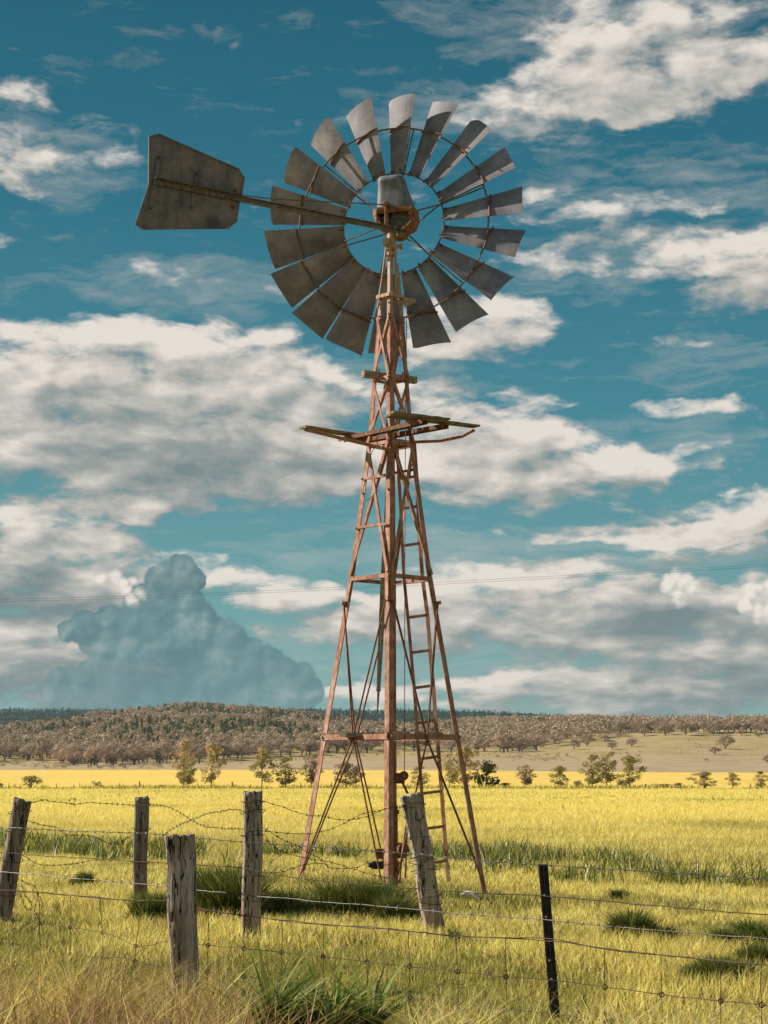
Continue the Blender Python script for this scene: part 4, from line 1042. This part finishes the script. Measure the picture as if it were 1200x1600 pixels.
# one source object per prototype; copies share its mesh data
def mesh_of(key, tree_name):
    tm, cv = PROTO[key]
    a = tm.build('trunk', BARK); me_t = a.data; bpy.data.objects.remove(a)
    b = np_mesh('crown', cv, [quads(len(cv))], None); me_c = b.data; bpy.data.objects.remove(b)
    return me_t, me_c
MESHES = {k: mesh_of(k, k[0]) for k in PROTO}
_cm = {}
def crown_mesh(key, mat):
    if (key, mat.name) not in _cm:
        m = MESHES[key][1].copy(); m.materials.append(mat); _cm[(key, mat.name)] = m
    return _cm[(key, mat.name)]
def place(name, key, x, y, h, wide, mat, label, cat, group=None, parts=True, z=None, rot=None):
    e = empty(name, (x, y, gz(x, y) if z is None else z)); e.scale = (h*wide, h*wide, h); e.rotation_euler = (0, 0, random.uniform(0, 6.28) if rot is None else rot)
    tag(e, label, cat, group)
    for nm, me in (('trunk', MESHES[key][0]), ('crown', crown_mesh(key, mat))):
        c = bpy.data.objects.new(nm, me); COL.objects.link(c); c.parent = e
    return e
# saplings along the far fence, about 200 m off: (px, base row, top row, width px, kind, material, label)
SAP = [(8, 1229, 1208, 26, 'bush', SAPL, 'low olive bush at the left edge of the canola', 'bush'),
 (58, 1230, 1206, 28, 'bush', SAPL, 'round olive bush beside a short white post', 'bush'),
 (158, 1229, 1216, 16, 'bush', SAPL, 'small faint bush between the left bush and the golden trees', 'bush'),
 (256, 1229, 1222, 10, 'bush', GUM, 'tiny brown shrub just left of the golden tree pair', 'bush'),
 (289, 1229, 1157, 29, 'wisp', SAPLO, 'tall golden topped sapling, left one of the golden pair', 'tree'),
 (296, 1230, 1190, 26, 'gum', SAPL, 'short green sapling growing under the left golden tree', 'tree'),
 (332, 1229, 1157, 30, 'wisp', SAPLO, 'golden sapling with a bare thin stem, right one of the golden pair', 'tree'),
 (410, 1229, 1168, 36, 'wisp', SAPL, 'twin stemmed green sapling right of the tall cracked post', 'tree'),
 (446, 1229, 1182, 34, 'gum', SAPL, 'spreading green sapling left of the left tower leg', 'tree'),
 (487, 1229, 1178, 30, 'wisp', GUM, 'pale sapling half behind the left tower leg', 'tree'),
 (540, 1229, 1188, 30, 'wisp', GUM, 'thin pale sapling leaning left inside the tower', 'tree'),
 (556, 1229, 1194, 28, 'wisp', GUM, 'thin pale sapling leaning right inside the tower', 'tree'),
 (655, 1229, 1196, 26, 'gum', SAPL, 'small green sapling between the tower centre and the ladder', 'tree'),
 (703, 1229, 1175, 32, 'wisp', SAPL, 'slim green sapling just right of the ladder', 'tree'),
 (727, 1229, 1164, 36, 'wisp', SAPLO, 'tall pale green sapling crossing the right tower leg', 'tree'),
 (757, 1229, 1176, 36, 'gum', SHRUBD, 'dense dark green tree just right of the tower', 'tree'),
 (788, 1229, 1218, 20, 'bush', SHRUBD, 'low green bush at the foot of the dense dark tree', 'bush'),
 (820, 1229, 1194, 30, 'wisp', GUM, 'brownish sapling right of the low green bush', 'tree'),
 (873, 1229, 1194, 26, 'wisp', SAPL, 'narrow leafy sapling standing alone above the black picket', 'tree'),
 (899, 1229, 1214, 16, 'bush', SAPL, 'tiny shrub between the lone sapling and the cluster of three', 'bush'),
 (922, 1230, 1180, 34, 'gum', SAPL, 'leafy green tree, left of the cluster of three', 'tree'),
 (945, 1230, 1174, 32, 'wisp', SAPL, 'tall golden green tree in the middle of the cluster of three', 'tree'),
 (979, 1230, 1178, 34, 'wisp', SAPL, 'dark crooked tree at the right of the cluster of three', 'tree'),
 (968, 1230, 1214, 18, 'bush', SHRUBD, 'low dark bush at the foot of the crooked tree', 'bush'),
 (1030, 1230, 1221, 26, 'bush', GUM, 'low reddish brown shrub right of the crooked tree', 'bush'),
 (1053, 1230, 1219, 14, 'bush', GUM, 'faint small shrub next to the reddish shrub', 'bush'),
 (1092, 1230, 1204, 34, 'gum', SAPL, 'squat spreading tree with two crowns near the right side', 'tree'),
 (1134, 1230, 1205, 20, 'wisp', SAPLO, 'pale thin see-through sapling right of the squat tree', 'tree'),
 (1176, 1230, 1204, 20, 'gum', SAPL, 'small round green sapling near the right edge', 'tree'),
 (1199, 1230, 1198, 22, 'wisp', SAPL, 'sapling cut by the right edge of the picture', 'tree')]
for q, (px, by, ty, wpx, kind, mt, lb, ct) in enumerate(SAP):
    rad_ = 199.+random.uniform(-2, 4); x = colx(px, rad_); y = math.sqrt(rad_**2-x*x)
    kind = 'bush' if kind == 'bush' or mt is SHRUBD else 'sap'
    h = (by-ty)/2827*rad_; key = (kind, q % (4 if kind == 'sap' else 3))
    cv = PROTO[key][1]; wproto = (np.percentile(cv[:, 0], 98)-np.percentile(cv[:, 0], 2)); wide = (wpx/2827*rad_)/(wproto*h)
    place('bush' if ct == 'bush' else 'sapling', key, x, y, h, wide, mt, lb.replace(' of the picture', ''), ct, 'shrubs and saplings along the far fence line')
# thin far fence posts
for q, (px, hh, wd, lb) in enumerate(((27, 9, 1.2, 'thin stake left of the round olive bush'), (60, 12, 3, 'short white post in front of the round olive bush'), (97, 8, 1.2, 'thin stake right of the round olive bush'), (132, 8, 1.2, 'thin stake left of the faint small bush'),
        (192, 9, 1.4, 'thin stake right of the faint small bush'), (222, 11, 2.6, 'pale far post right of the thin upright post top'), (311, 8, 1.4, 'thin stake between the two golden saplings'), (336, 8, 1.6, 'short stake at the foot of the right golden sapling'),
        (364, 10, 2.6, 'pale far post left of the tall cracked post'), (470, 9, 1.2, 'thin stake left of the left tower leg'), (518, 9, 1.2, 'thin stake left inside the tower'), (917, 8, 1.5, 'stake at the foot of the cluster of three trees'), (1004, 7, 2.4, 'dark post between the crooked tree and the reddish shrub'), (1160, 8, 2., 'short post left of the small round sapling'))):
    x = colx(px, 197.); y = math.sqrt(197.**2-x*x); z = gz(x, y); w_ = wd/2827*197; h = hh/2827*197
    m_ = MB(); m_.tube([(x, y, z-.2), (x+.01, y, z+h*.6), (x+.02*random.uniform(-1, 1), y, z+h)], [w_/2, w_/2*.95, w_/2*.85], 7); o = m_.build('far_fence_post', BEAM if wd > 2.1 else WOODD); tag(o, lb, 'fence post', 'far fence posts')

FB = [(-400, 1190), (0, 1190), (60, 1192), (150, 1196), (240, 1194), (330, 1190), (450, 1182), (600, 1174), (700, 1172), (800, 1178), (850, 1170), (900, 1160), (960, 1150), (1010, 1144), (1600, 1143)]
fbc, fbr = [a for a, b in FB], [b for a, b in FB]
def rowof(x, y, z):
    """image row of a point, from its height and distance"""
    tt = (z-CAMZ)/np.hypot(x, y); v = (tt*CP-SP)/(CP+tt*SP); return CY-F*v
n = 90000
cc_ = rng.uniform(-380, 1580, n); ra = np.sqrt(rng.uniform(720.**2, 2350.**2, n))
X = colx(cc_, 1.)*ra; az_ = np.arctan2(colx(cc_, 1.), 1.); X = ra*np.sin(az_); Yy = ra*np.cos(az_); Z = ground(X, Yy); rw = rowof(X, Yy, Z)
ok = rw < np.interp(cc_, fbc, fbr)+rng.normal(0, 1.2, n)
ok &= (cc_ < 960) | (ra > 1420)
ok &= (rw < np.interp(cc_, fbc, fbr)-7) | (rng.random(n) < .22) | (cc_ > 850)
ok &= fbm(X*.006+3, Yy*.006, 3) > np.where(cc_ > 960, .36, .25)
X, Yy, Z, ra, cc_, rw = [q[ok] for q in (X, Yy, Z, ra, cc_, rw)]
# thin out so that no two stand closer than about 9 m
order = rng.permutation(len(X)); cell = {}; keep = []
for i in order:
    k = (int(X[i]//11.5), int(Yy[i]//11.5))
    if k in cell: continue
    cell[k] = 1; keep.append(i)
keep = np.array(keep); X, Yy, Z, ra, cc_, rw = [q[keep] for q in (X, Yy, Z, ra, cc_, rw)]
kind_f = fbm(X*.008+40, Yy*.008+40, 3)+rng.uniform(-.22, .22, len(X))
is_cyp = (kind_f > np.where(ra > 1700, .42, np.where(ra > 1250, .50, .64))) & (cc_ < 720)
# occlusion order: those lowest in the picture show largest
score = ra+np.where((cc_ < -10) | (cc_ > 1210), 5000, 0)
idx = np.argsort(score)
NIND = 230
ind, rest = idx[:NIND], idx[NIND:]
for i in ind:
    cyp = bool(is_cyp[i]) and random.random() < .5
    key = ('cypress', random.randrange(3)) if cyp else (('wisp', random.randrange(3)) if random.random() < .12 else ('gum', random.randrange(6)))
    h = random.uniform(9.5, 14)
    place('cypress_tree' if cyp else 'gum_tree', key, X[i], Yy[i], h, 1.0 if cyp else random.uniform(1.0, 1.35), CYP if cyp else GUM,
          'dark narrow cypress among the front trees at the foot of the wooded hill' if cyp else 'grey brown gum tree in the front rows at the foot of the wooded hill', 'tree', 'front cypress trees below the hill' if cyp else 'front gum trees below the hill')
def mass(name, sel, mk, mat, label, lo=False):
    """all the far trees of one wood as one mass"""
    VS = []; 
    for i in sel:
        key, h, wd = mk(i)
        cv = PROTO[key][1].reshape(-1, 4, 3)
        if lo and len(cv) > lo: cv = cv[rng.permutation(len(cv))[:lo]]; cen = cv.mean(1, keepdims=True); cv = cen+(cv-cen)*1.9
        v = rot_z(cv.reshape(-1, 3), rng.uniform(0, 6.28))*np.array([h*wd, h*wd, h])+np.array([XX[i], YY[i], ZZ[i]]); VS.append(v.astype(np.float32))
    V_ = np.concatenate(VS); return V_
XX, YY, ZZ = X, Yy, Z
gsel = [i for i in rest if not is_cyp[i]]; csel = [i for i in rest if is_cyp[i]]
def gm(i):
    return (('gum', int(rng.integers(6))), rng.uniform(8, 14.5), rng.uniform(1., 1.4))
def cm_(i): return (('cypress', int(rng.integers(3))), rng.uniform(6.5, 10.5), rng.uniform(.95, 1.3))
def forestmat(name, a, b, c):
    def f(t):
        n_ = t.noise(wpos(t), .06, 3, .7); m_ = t.noise(wpos(t), .9, 2, .5)
        k = t.ramp(n_, [(.38, a), (.5, b), (.62, c)]); return t.mix(t.mapr(m_, .3, .7, 0, .4), k, tuple(q*.62 for q in b))
    return material(name, f, rough=.85, spec=.1, transl=.1)
FG = forestmat('wood_gum_canopy', (.32, .26, .155), (.53, .39, .285), (.43, .34, .215))
FC = forestmat('wood_cypress_canopy', (.085, .10, .04), (.14, .14, .06), (.18, .17, .07))
FR = forestmat('ridge_canopy', (.022, .042, .036), (.035, .060, .046), (.05, .075, .05))
V_ = mass('gums', gsel, gm, FG, '', lo=190); o = np_mesh('gum_forest', V_, [quads(len(V_))], FG); tag(o, 'grey brown gum forest covering the wooded hill behind the fields', 'forest', kind='stuff')
V_ = mass('cyp', csel, cm_, FC, '', lo=130); o = np_mesh('cypress_forest', V_, [quads(len(V_))], FC); tag(o, 'dark green cypress woodland scattered over the hillside', 'forest', kind='stuff')
print('forest', len(gsel), len(csel))
# the dark ridge far behind
n = 15000; cr_ = rng.uniform(-380, 1150, n); rd = rng.uniform(3150, 3780, n); az_ = np.arctan2(colx(cr_, 1.), 1.)
XX = rd*np.sin(az_); YY = rd*np.cos(az_); cell = set(); sel = []
for i in range(n):
    k = (int(XX[i]//13), int(YY[i]//13))
    if k not in cell: cell.add(k); sel.append(i)
ZZ = ground(XX, YY)
V_ = mass('ridge', sel, lambda i: (('cypress' if rng.random() < .35 else 'gum', int(rng.integers(3))), rng.uniform(8, 13), rng.uniform(1.1, 1.5)), FR, '', lo=60)
o = np_mesh('ridge_forest', V_, [quads(len(V_))], FR); tag(o, 'dark blue green forest on the long ridge at the horizon', 'forest', kind='stuff')
print('ridge', len(sel))
# paddock trees on the right hill: (px, base row, height px, width px)
def hit(px, row):
    r_ = np.linspace(700, 2300, 1600); a_ = math.atan(colx(px, 1.)); x = r_*math.sin(a_); y = r_*math.cos(a_); rr_ = rowof(x, y, ground(x, y))
    j = np.argmax(rr_ < row) if (rr_ < row).any() else len(r_)-300
    return x[j], y[j], r_[j]
PAD = [(988, 1167, 17, 20, 'round gum standing alone on the middle of the bare slope'), (957, 1171, 15, 18, 'small gum left of the lone round gum on the slope'), (897, 1172, 22, 18, 'gum at the lower corner of the wood on the slope'),
 (918, 1166, 22, 26, 'wide gum just above the lower corner of the wood'), (1134, 1171, 27, 28, 'large dark gum with a pale trunk on the right slope'), (1117, 1179, 15, 22, 'low wide gum below the large dark gum'), (1040, 1149, 20, 26, 'broad gum with a forked trunk near the brow of the slope'),
 (1008, 1150, 14, 18, 'small gum left of the forked gum near the brow'), (1072, 1150, 26, 26, 'dark gum right of the forked gum near the brow'), (1116, 1150, 22, 24, 'pale gum on the brow left of the large dark gum'), (1159, 1150, 12, 14, 'small dark gum on the brow right of the large gum'),
 (1186, 1153, 11, 12, 'smallest gum near the right end of the brow'), (1104, 1189, 5, 7, 'tiny dark shrub low on the bare right slope'), (1199, 1192, 16, 14, 'gum low on the slope at the right edge'),
 (905, 1150, 16, 22, 'gum at the upper corner where wood meets bare slope'), (945, 1158, 12, 16, 'small gum between the wood and the bare slope'), (968, 1154, 12, 10, 'thin pale gum above the lone round gum')]
for px, by, hp, wp_, lb in PAD:
    x, y, r_ = hit(px, by); h = hp/2827*r_; key = ('gum', random.randrange(6)); cv = PROTO[key][1]; wpr = np.percentile(cv[:, 0], 98)-np.percentile(cv[:, 0], 2)
    place('paddock_tree', key, x, y, h, min(1.7, wp_/2827*r_/(wpr*h)), GUM, lb, 'tree', 'paddock trees on the bare right slope')
# trees along the brow of the right hill
for q in range(44):
    px = 950+q*6.6+random.uniform(-3, 3); x, y, r_ = hit(px, 1146+random.uniform(-2.5, 1.)); 
    h = random.uniform(16, 27)/2827*r_
    if q > 38: h *= .7
    place('brow_tree', ('gum', random.randrange(6)), x, y, h, random.uniform(1.0, 1.3), GUM, 'grey brown gum in the line of trees along the brow of the right hill', 'tree', 'gums along the brow of the right hill')
# dry scrub at the edge of the wood
SCR = leafmat('dry_scrub_leaves', (.26, .20, .11), (.34, .25, .16))
n = 420; VS = []
for i in range(n):
    px = rng.uniform(-300, 1000); row = np.interp(px, fbc, fbr)+rng.uniform(-1, 9) if px < 800 else rng.uniform(1176, 1190)
    x, y, r_ = hit(px, row); cv = PROTO[('bush', int(rng.integers(3)))][1].reshape(-1, 4, 3); cv = cv[rng.permutation(len(cv))[:120]].reshape(-1, 3); s_ = rng.uniform(.8, 2.0)
    VS.append(rot_z(cv, rng.uniform(0, 6))*np.array([s_*1.8, s_*1.8, s_])+np.array([x, y, gz(x, y)]))
V_ = np.concatenate(VS); o = np_mesh('dry_scrub', V_, [quads(len(V_))], SCR); tag(o, 'low dry brown scrub along the foot of the wood', 'scrub', kind='stuff')
# pale rocks on the slope
rk = None
for i in range(46):
    px = random.choice([random.uniform(800, 900), random.uniform(1020, 1190), random.uniform(1050, 1100)]); row = random.uniform(1156, 1184); x, y, r_ = hit(px, row)
    if rk is None:
        mb = MB(); import bmesh
        bm = bmesh.new(); bmesh.ops.create_icosphere(bm, subdivisions=2, radius=.5)
        for v in bm.verts: v.co *= 1+.25*mnoise.noise(v.co*3)
        me = bpy.data.meshes.new('rock'); bm.to_mesh(me); bm.free(); me.materials.append(ROCK)
        rk = bpy.data.objects.new('rock', me); COL.objects.link(rk); o = rk
    else: o = rk.copy(); COL.objects.link(o)
    o.location = (x, y, gz(x, y)+.1); s_ = random.uniform(.4, 1.3); o.scale = (s_*1.3, s_, s_*.7); o.rotation_euler = (0, 0, random.uniform(0, 6))
    tag(o, 'small pale boulder lying on the bare grassy slope of the right hill', 'rock', 'pale boulders on the right slope')
# ================================================================== grass
def visx(y, m=1.30): return .2145*y*m+.3
def scatter(n, y0, y1, m=1.3, pw_=1.):
    """n points over the wedge in view (plus a margin), even per square metre when pw_=1"""
    u = rng.random(n); y = (y0**(1+pw_)+(y1**(1+pw_)-y0**(1+pw_))*u)**(1/(1+pw_)); x = rng.uniform(-1, 1, n)*visx(y, m); return x, y
def blades(x, y, h, w_, lean, tint, segs=2, z=None, ang=None, yaw=None):
    n = len(x); z = ground(x, y) if z is None else z
    ya = rng.uniform(0, 6.283, n) if yaw is None else yaw; la = rng.uniform(0, 6.283, n) if ang is None else ang
    wx, wy = np.cos(ya)*w_/2, np.sin(ya)*w_/2; lx, ly = np.cos(la)*lean*h, np.sin(la)*lean*h
    L = []
    for k in range(segs+1):
        f = k/segs; cx, cy = x+lx*f**1.8, y+ly*f**1.8; cz = z-.015+h*(f-.30*np.minimum(lean, 1.6)*f*f*.55)
        ww = 1-f**1.7
        if k == segs: L.append(np.stack([cx, cy, cz], 1)[:, None])
        else: L.append(np.stack([np.stack([cx-wx*ww, cy-wy*ww, cz], 1), np.stack([cx+wx*ww, cy+wy*ww, cz], 1)], 1))
    V = np.concatenate(L, 1); nv = 2*segs+1; base = np.arange(n)[:, None]*nv
    Fs = []
    for k in range(segs-1): Fs.append(base+np.array([2*k, 2*k+1, 2*k+3, 2*k+2]))
    Ft = base+np.array([2*segs-2, 2*segs-1, 2*segs])
    col = np.repeat(tint[:, None, :], nv, 1)
    return V.reshape(-1, 3), (np.concatenate(Fs) if Fs else None), Ft, col.reshape(-1, 3)
def emit(name, parts, mat):
    off = 0; Vs, Q, T, C_ = [], [], [], []
    for V, q, t_, c in parts:
        Vs.append(V); C_.append(c)
        if q is not None: Q.append(q+off)
        T.append(t_+off); off += len(V)
    fl = ([np.concatenate(Q)] if Q else [])+[np.concatenate(T)]
    return np_mesh(name, np.concatenate(Vs), fl, mat, col=np.concatenate(C_))
YEL = np.array([.86, .70, .21]); YG = np.array([.76, .62, .17]); GRN = np.array([.36, .335, .08]); TGR = np.array([.17, .205, .035]); DGR = np.array([.065, .085, .018]); STR = np.array([.66, .52, .24]); PAL = np.array([.80, .74, .52])
def mixc(a, b, f): f = np.clip(f, 0, 1)[:, None]; return a*(1-f)+b*f
def jit(c, s_=.18): return np.clip(c*rng.normal(1, s_, (len(c), 1))*rng.normal(1, .06, c.shape), .01, .95)
# dark tussocks: (px, base row, half width px, height m, depth)
TUS = [(245, 1440, 46, .26, 'dark green tussock left of the short thick post'), (345, 1440, 66, .46, 'tall dark tussock between the short and the cracked post'), (452, 1436, 46, .30, 'dark tussock right of the cracked post'), (560, 1432, 70, .34, 'bushy green tussock in front of the tower'),
       (628, 1440, 42, .26, 'green tussock left of the leaning post foot'), (1003, 1462, 50, .24, 'dark tussock right of the black picket'), (1105, 1530, 62, .17, 'dark tussock low on the right side'), (1182, 1512, 44, .20, 'dark tussock at the right edge'),
       (130, 1398, 26, .14, 'small green tuft between the left posts'), (960, 1386, 26, .16, 'small dark tuft above the right wires'), (710, 1470, 20, .13, 'small tuft right of the leaning post foot'), (1160, 1470, 60, .17, 'loose green tussock at the right below the weeds')]
for q, (px, row, hw, h_, lb) in enumerate(TUS):
    Yc = 1.6*2827/(row-1190); n = int(hw*hw*1.15+360); xc = colx(px, Yc); sx_ = hw/2827*Yc
    a = rng.uniform(0, 6.283, n); ns_ = 5 if hw > 40 else 2; si = rng.integers(0, ns_, n)
    scx = rng.uniform(-.62, .62, ns_)*sx_; scy = rng.uniform(-.5, .5, ns_)*sx_; ssz = rng.uniform(.34, .75, ns_)*sx_; sh_ = rng.uniform(.55, 1.1, ns_)
    rr_ = np.abs(rng.normal(0, .55, n)); x = xc+scx[si]+np.cos(a)*rr_*ssz[si]; y = Yc+scy[si]+np.sin(a)*rr_*ssz[si]; rr_ = np.minimum(rr_, 1.3)
    hh = 1.35*sh_[si]*h_*(1-.55*rr_**2)*rng.uniform(.55, 1.15, n); f = rng.random(n)
    tint = mixc(mixc(np.tile(DGR*.85, (n, 1)), np.tile(TGR, (n, 1)), f*.9), np.tile(YG, (n, 1)), (f-.85)*3)
    P_ = blades(x, y, hh, rng.uniform(.008, .017, n), rng.uniform(.15, .9, n), jit(tint, .3), 3, ang=a+rng.normal(0, .6, n))
    ctr_ = np.array([xc, Yc, gz(xc, Yc)]); P_ = (P_[0]-ctr_, P_[1], P_[2], P_[3])
    o = emit('grass_tussock', [P_], GRASS); o.location = ctr_; tag(o, lb, 'grass tussock', 'dark grass tussocks in the near field')
# near lawn
parts = []
n = 190000; x, y = scatter(n, 9.0, 29, 1.22, .75)
patch = fbm(x*.55, y*.3, 4); fine = fbm(x*3+9, y*2+4, 3); mid_ = np.clip((y-19)/9, 0, 1)
h = (.055+.08*fine)*(1+.6*(patch > .55))*rng.uniform(.5, 1.25, n)*(1-.1*mid_)
w_ = (.0065+.0005*(y-9))*rng.uniform(.6, 1.4, n); f = rng.random(n)
yel = np.clip(.50+.55*mid_+(patch-.5)*3.6+(fine-.5)*1.9+rng.normal(0, .28, n), 0, 1)
near_dark = np.clip((19.5-y)/5, 0, 1)
yel = np.clip(yel-.42*near_dark, 0, 1)
tint = mixc(mixc(np.tile(GRN, (n, 1)), np.tile(YG, (n, 1)), yel*1.8), np.tile(YEL, (n, 1)), yel*1.9-.8)
tint = mixc(tint, np.tile(STR, (n, 1)), (rng.random(n) > .90)*.8)
parts.append(blades(x, y, h, w_, rng.uniform(.1, .9, n), jit(tint, .28), 2))
# meadow beyond
n = 170000; x, y = scatter(n, 27, 95, 1.2, .35)
patch = fbm(x*.22, y*.11, 4); fine = fbm(x*2+9, y*1.2+4, 3)
h = (.10+.10*fine)*rng.uniform(.5, 1.2, n); w_ = .010+.00042*(y-27); yel = np.clip(.75+(patch-.42)*3.0+rng.normal(0, .2, n), 0, 1)
tint = mixc(mixc(np.tile(GRN, (n, 1)), np.tile(YG, (n, 1)), yel*2), np.tile(YEL*1.04, (n, 1)), yel*2-.9)
tint = mixc(tint, np.tile(PAL, (n, 1)), (rng.random(n) > .965)*.8)
parts.append(blades(x, y, h, w_, rng.uniform(.1, .9, n), jit(tint, .12), 1))
n = 40000; x, y = scatter(n, 90, 193, 1.2, .5); h = rng.uniform(.08, .20, n)
yel = np.clip(.85+(fbm(x*.1, y*.05, 3)-.45)*2.4+rng.normal(0, .15, n), 0, 1)
tint = mixc(np.tile(GRN*1.3, (n, 1)), np.tile(YEL*1.05, (n, 1)), yel)
parts.append(blades(x, y, h, rng.uniform(.04, .09, n), rng.uniform(.1, .9, n), jit(tint, .1), 1))
o = emit('field_grass', parts, GRASS); tag(o, 'short yellow green grass covering the whole near field', 'grass', kind='stuff')
# the ragged band of darker weeds behind the fences
parts = []
n = 60000; x, y = scatter(n, 25.5, 40, 1.25, .6); rowp = 1190+1.6*2827/y; pxp = 600+2827*x/y
cen = np.interp(pxp, [-300, 0, 200, 420, 600, 760, 880, 1000, 1130, 1500], [1325, 1325, 1338, 1350, 1345, 1340, 1352, 1352, 1368, 1380])
keepm = (np.abs(rowp-cen-6*(fbm(pxp*.02, rowp*0, 2)-.5)) < 13*rng.random(n)**.5+4) & (fbm(x*1.1+30, y*.5+8, 3) > .45)
x, y = x[keepm], y[keepm]; n = len(x); f = rng.random(n)
tint = mixc(mixc(np.tile(DGR, (n, 1)), np.tile(TGR*1.15, (n, 1)), f*1.1), np.tile(YG, (n, 1)), (f-.72)*3); tint = mixc(tint, np.tile(PAL, (n, 1)), (rng.random(n) > .95)*1.)
parts.append(blades(x, y, rng.uniform(.14, .42, n), rng.uniform(.012, .032, n), rng.uniform(.1, .9, n), jit(tint), 2))
# scattered weeds nearer and far verge line
n = 26000; x, y = scatter(n, 16, 30, 1.25, .8); k = fbm(x*1.3+60, y*.8+18, 3) > .60; x, y = x[k], y[k]; n = len(x); f = rng.random(n)
tint = mixc(np.tile(DGR*1.2, (n, 1)), np.tile(YG, (n, 1)), f*1.2)
parts.append(blades(x, y, rng.uniform(.08, .22, n), rng.uniform(.007, .014, n), rng.uniform(.1, .9, n), jit(tint), 2))
n = 9000; x = rng.uniform(-58, 58, n); y = rng.uniform(186, 198, n); k = fbm(x*.16+60, y*.1+18, 3) > .44; x, y = x[k], y[k]; n = len(x)
tint = mixc(np.tile(DGR*1.5, (n, 1)), np.tile(YG, (n, 1)), rng.random(n))
parts.append(blades(x, y, rng.uniform(.2, .6, n), rng.uniform(.08, .2, n), rng.uniform(.1, .9, n), jit(tint), 1))
n = 5000; x, y = scatter(n, 60, 185, 1.2, .6); k = fbm(x*.25+6, y*.12+18, 3) > .60; x, y = x[k], y[k]; n = len(x)
parts.append(blades(x, y, rng.uniform(.15, .3, n), rng.uniform(.05, .1, n), rng.uniform(.1, .9, n), jit(np.tile(GRN, (n, 1))), 1))
o = emit('weeds', parts, GRASS); tag(o, 'ragged bands of taller dark green weeds across the yellow field', 'weeds', kind='stuff')
# dry reddish grass in the near left corner
RED = np.array([.40, .24, .12]); TAN = np.array([.55, .40, .20])
parts = []
n = 10000; y = rng.uniform(9.3, 12.6, n); x = rng.uniform(-3.6, -.35, n)
lim = np.interp(x, [-3.6, -2.2, -1.3, -.85, -.6], [12.3, 12.0, 11.6, 10.9, 9.8]); k = (y < lim) & (fbm(x*1.6+3, y*1.6, 3) > .40); x, y = x[k], y[k]; n = len(x)
h = rng.uniform(.18, .52, n)*np.clip(.6+1.1*fbm(x*2.2+30, y*2.2, 2), 0, 1.4); f = fbm(x*1.5+11, y*1.5+3, 3)+rng.normal(0, .12, n)
tint = mixc(mixc(np.tile(YG, (n, 1)), np.tile(TAN, (n, 1)), (f-.3)*4), np.tile(RED, (n, 1)), (f-.48)*4.5)
parts.append(blades(x, y, h, rng.uniform(.004, .009, n), rng.uniform(.2, 1.4, n), jit(tint, .35), 4))
o = emit('dry_grass', parts, DRY); tag(o, 'dry reddish tan grass tangled along the bottom left', 'grass', kind='stuff')
# long pale arching grass along the bottom centre and right
parts = []
n = 3600; y = rng.uniform(9.3, 11.6, n); x = rng.uniform(.15, 3.2, n); k = (fbm(x*1.5+13, y*1.5, 3) > .45) & (y < np.interp(x, [-.3, .6, 1.2, 3.2], [11.2, 11.3, 10.8, 10.4])); x, y = x[k], y[k]; n = len(x)
f = rng.random(n); tint = mixc(np.tile(YG, (n, 1)), np.tile(PAL*.8, (n, 1)), f*1.1-.3)
parts.append(blades(x, y, rng.uniform(.15, .38, n), rng.uniform(.006, .011, n), rng.uniform(.5, 1.6, n), jit(tint), 4))
o = emit('long_grass', parts, GRASS); tag(o, 'long pale arching grass along the bottom right of centre', 'grass', kind='stuff')
# broad leaved clump in the middle foreground
Yc = 11.0; xc = colx(497, Yc); n = 620
a = rng.uniform(0, 6.283, n); si = rng.integers(0, 9, n); rr_ = np.abs(rng.normal(0, .6, n)); x = xc+rng.uniform(-.33, .33, 9)[si]+np.cos(a)*rr_*.10; y = Yc+rng.uniform(-.2, .2, 9)[si]+np.sin(a)*rr_*.10; rr_ = np.minimum(rr_, 1.2); hs = rng.uniform(.6, 1.1, 9)[si]
f = rng.random(n); tint = mixc(mixc(np.tile(np.array([.10, .15, .03]), (n, 1)), np.tile(np.array([.27, .33, .07]), (n, 1)), f*1.4), np.tile(STR, (n, 1)), (f-.88)*9)
P_ = blades(x, y, hs*rng.uniform(.24, .64, n)*(1-.25*rr_), rng.choice([.014, .022, .034, .048], n), rng.uniform(.15, 1.7, n), jit(tint), 6, ang=a+rng.normal(0, .7, n))
ctr_ = np.array([xc, Yc, gz(xc, Yc)]); o = emit('reed_clump', [(P_[0]-ctr_, P_[1], P_[2], P_[3])], GRASS); o.location = ctr_; tag(o, 'big clump of broad green blades in the middle foreground', 'grass clump')
# a few seed stalks and broad blades against the short post
n = 26; x = colx(285, 13.)+rng.uniform(-.22, .25, n); y = rng.uniform(12.6, 12.95, n)
o = emit('post_grass', [blades(x, y, rng.uniform(.2, .42, n), rng.uniform(.008, .014, n), rng.uniform(.2, .9, n), jit(mixc(np.tile(GRN, (n, 1)), np.tile(STR, (n, 1)), rng.random(n))), 5)], GRASS); tag(o, 'few long blades of grass growing against the short thick post', 'grass tuft')

scene.cycles.use_denoising = True
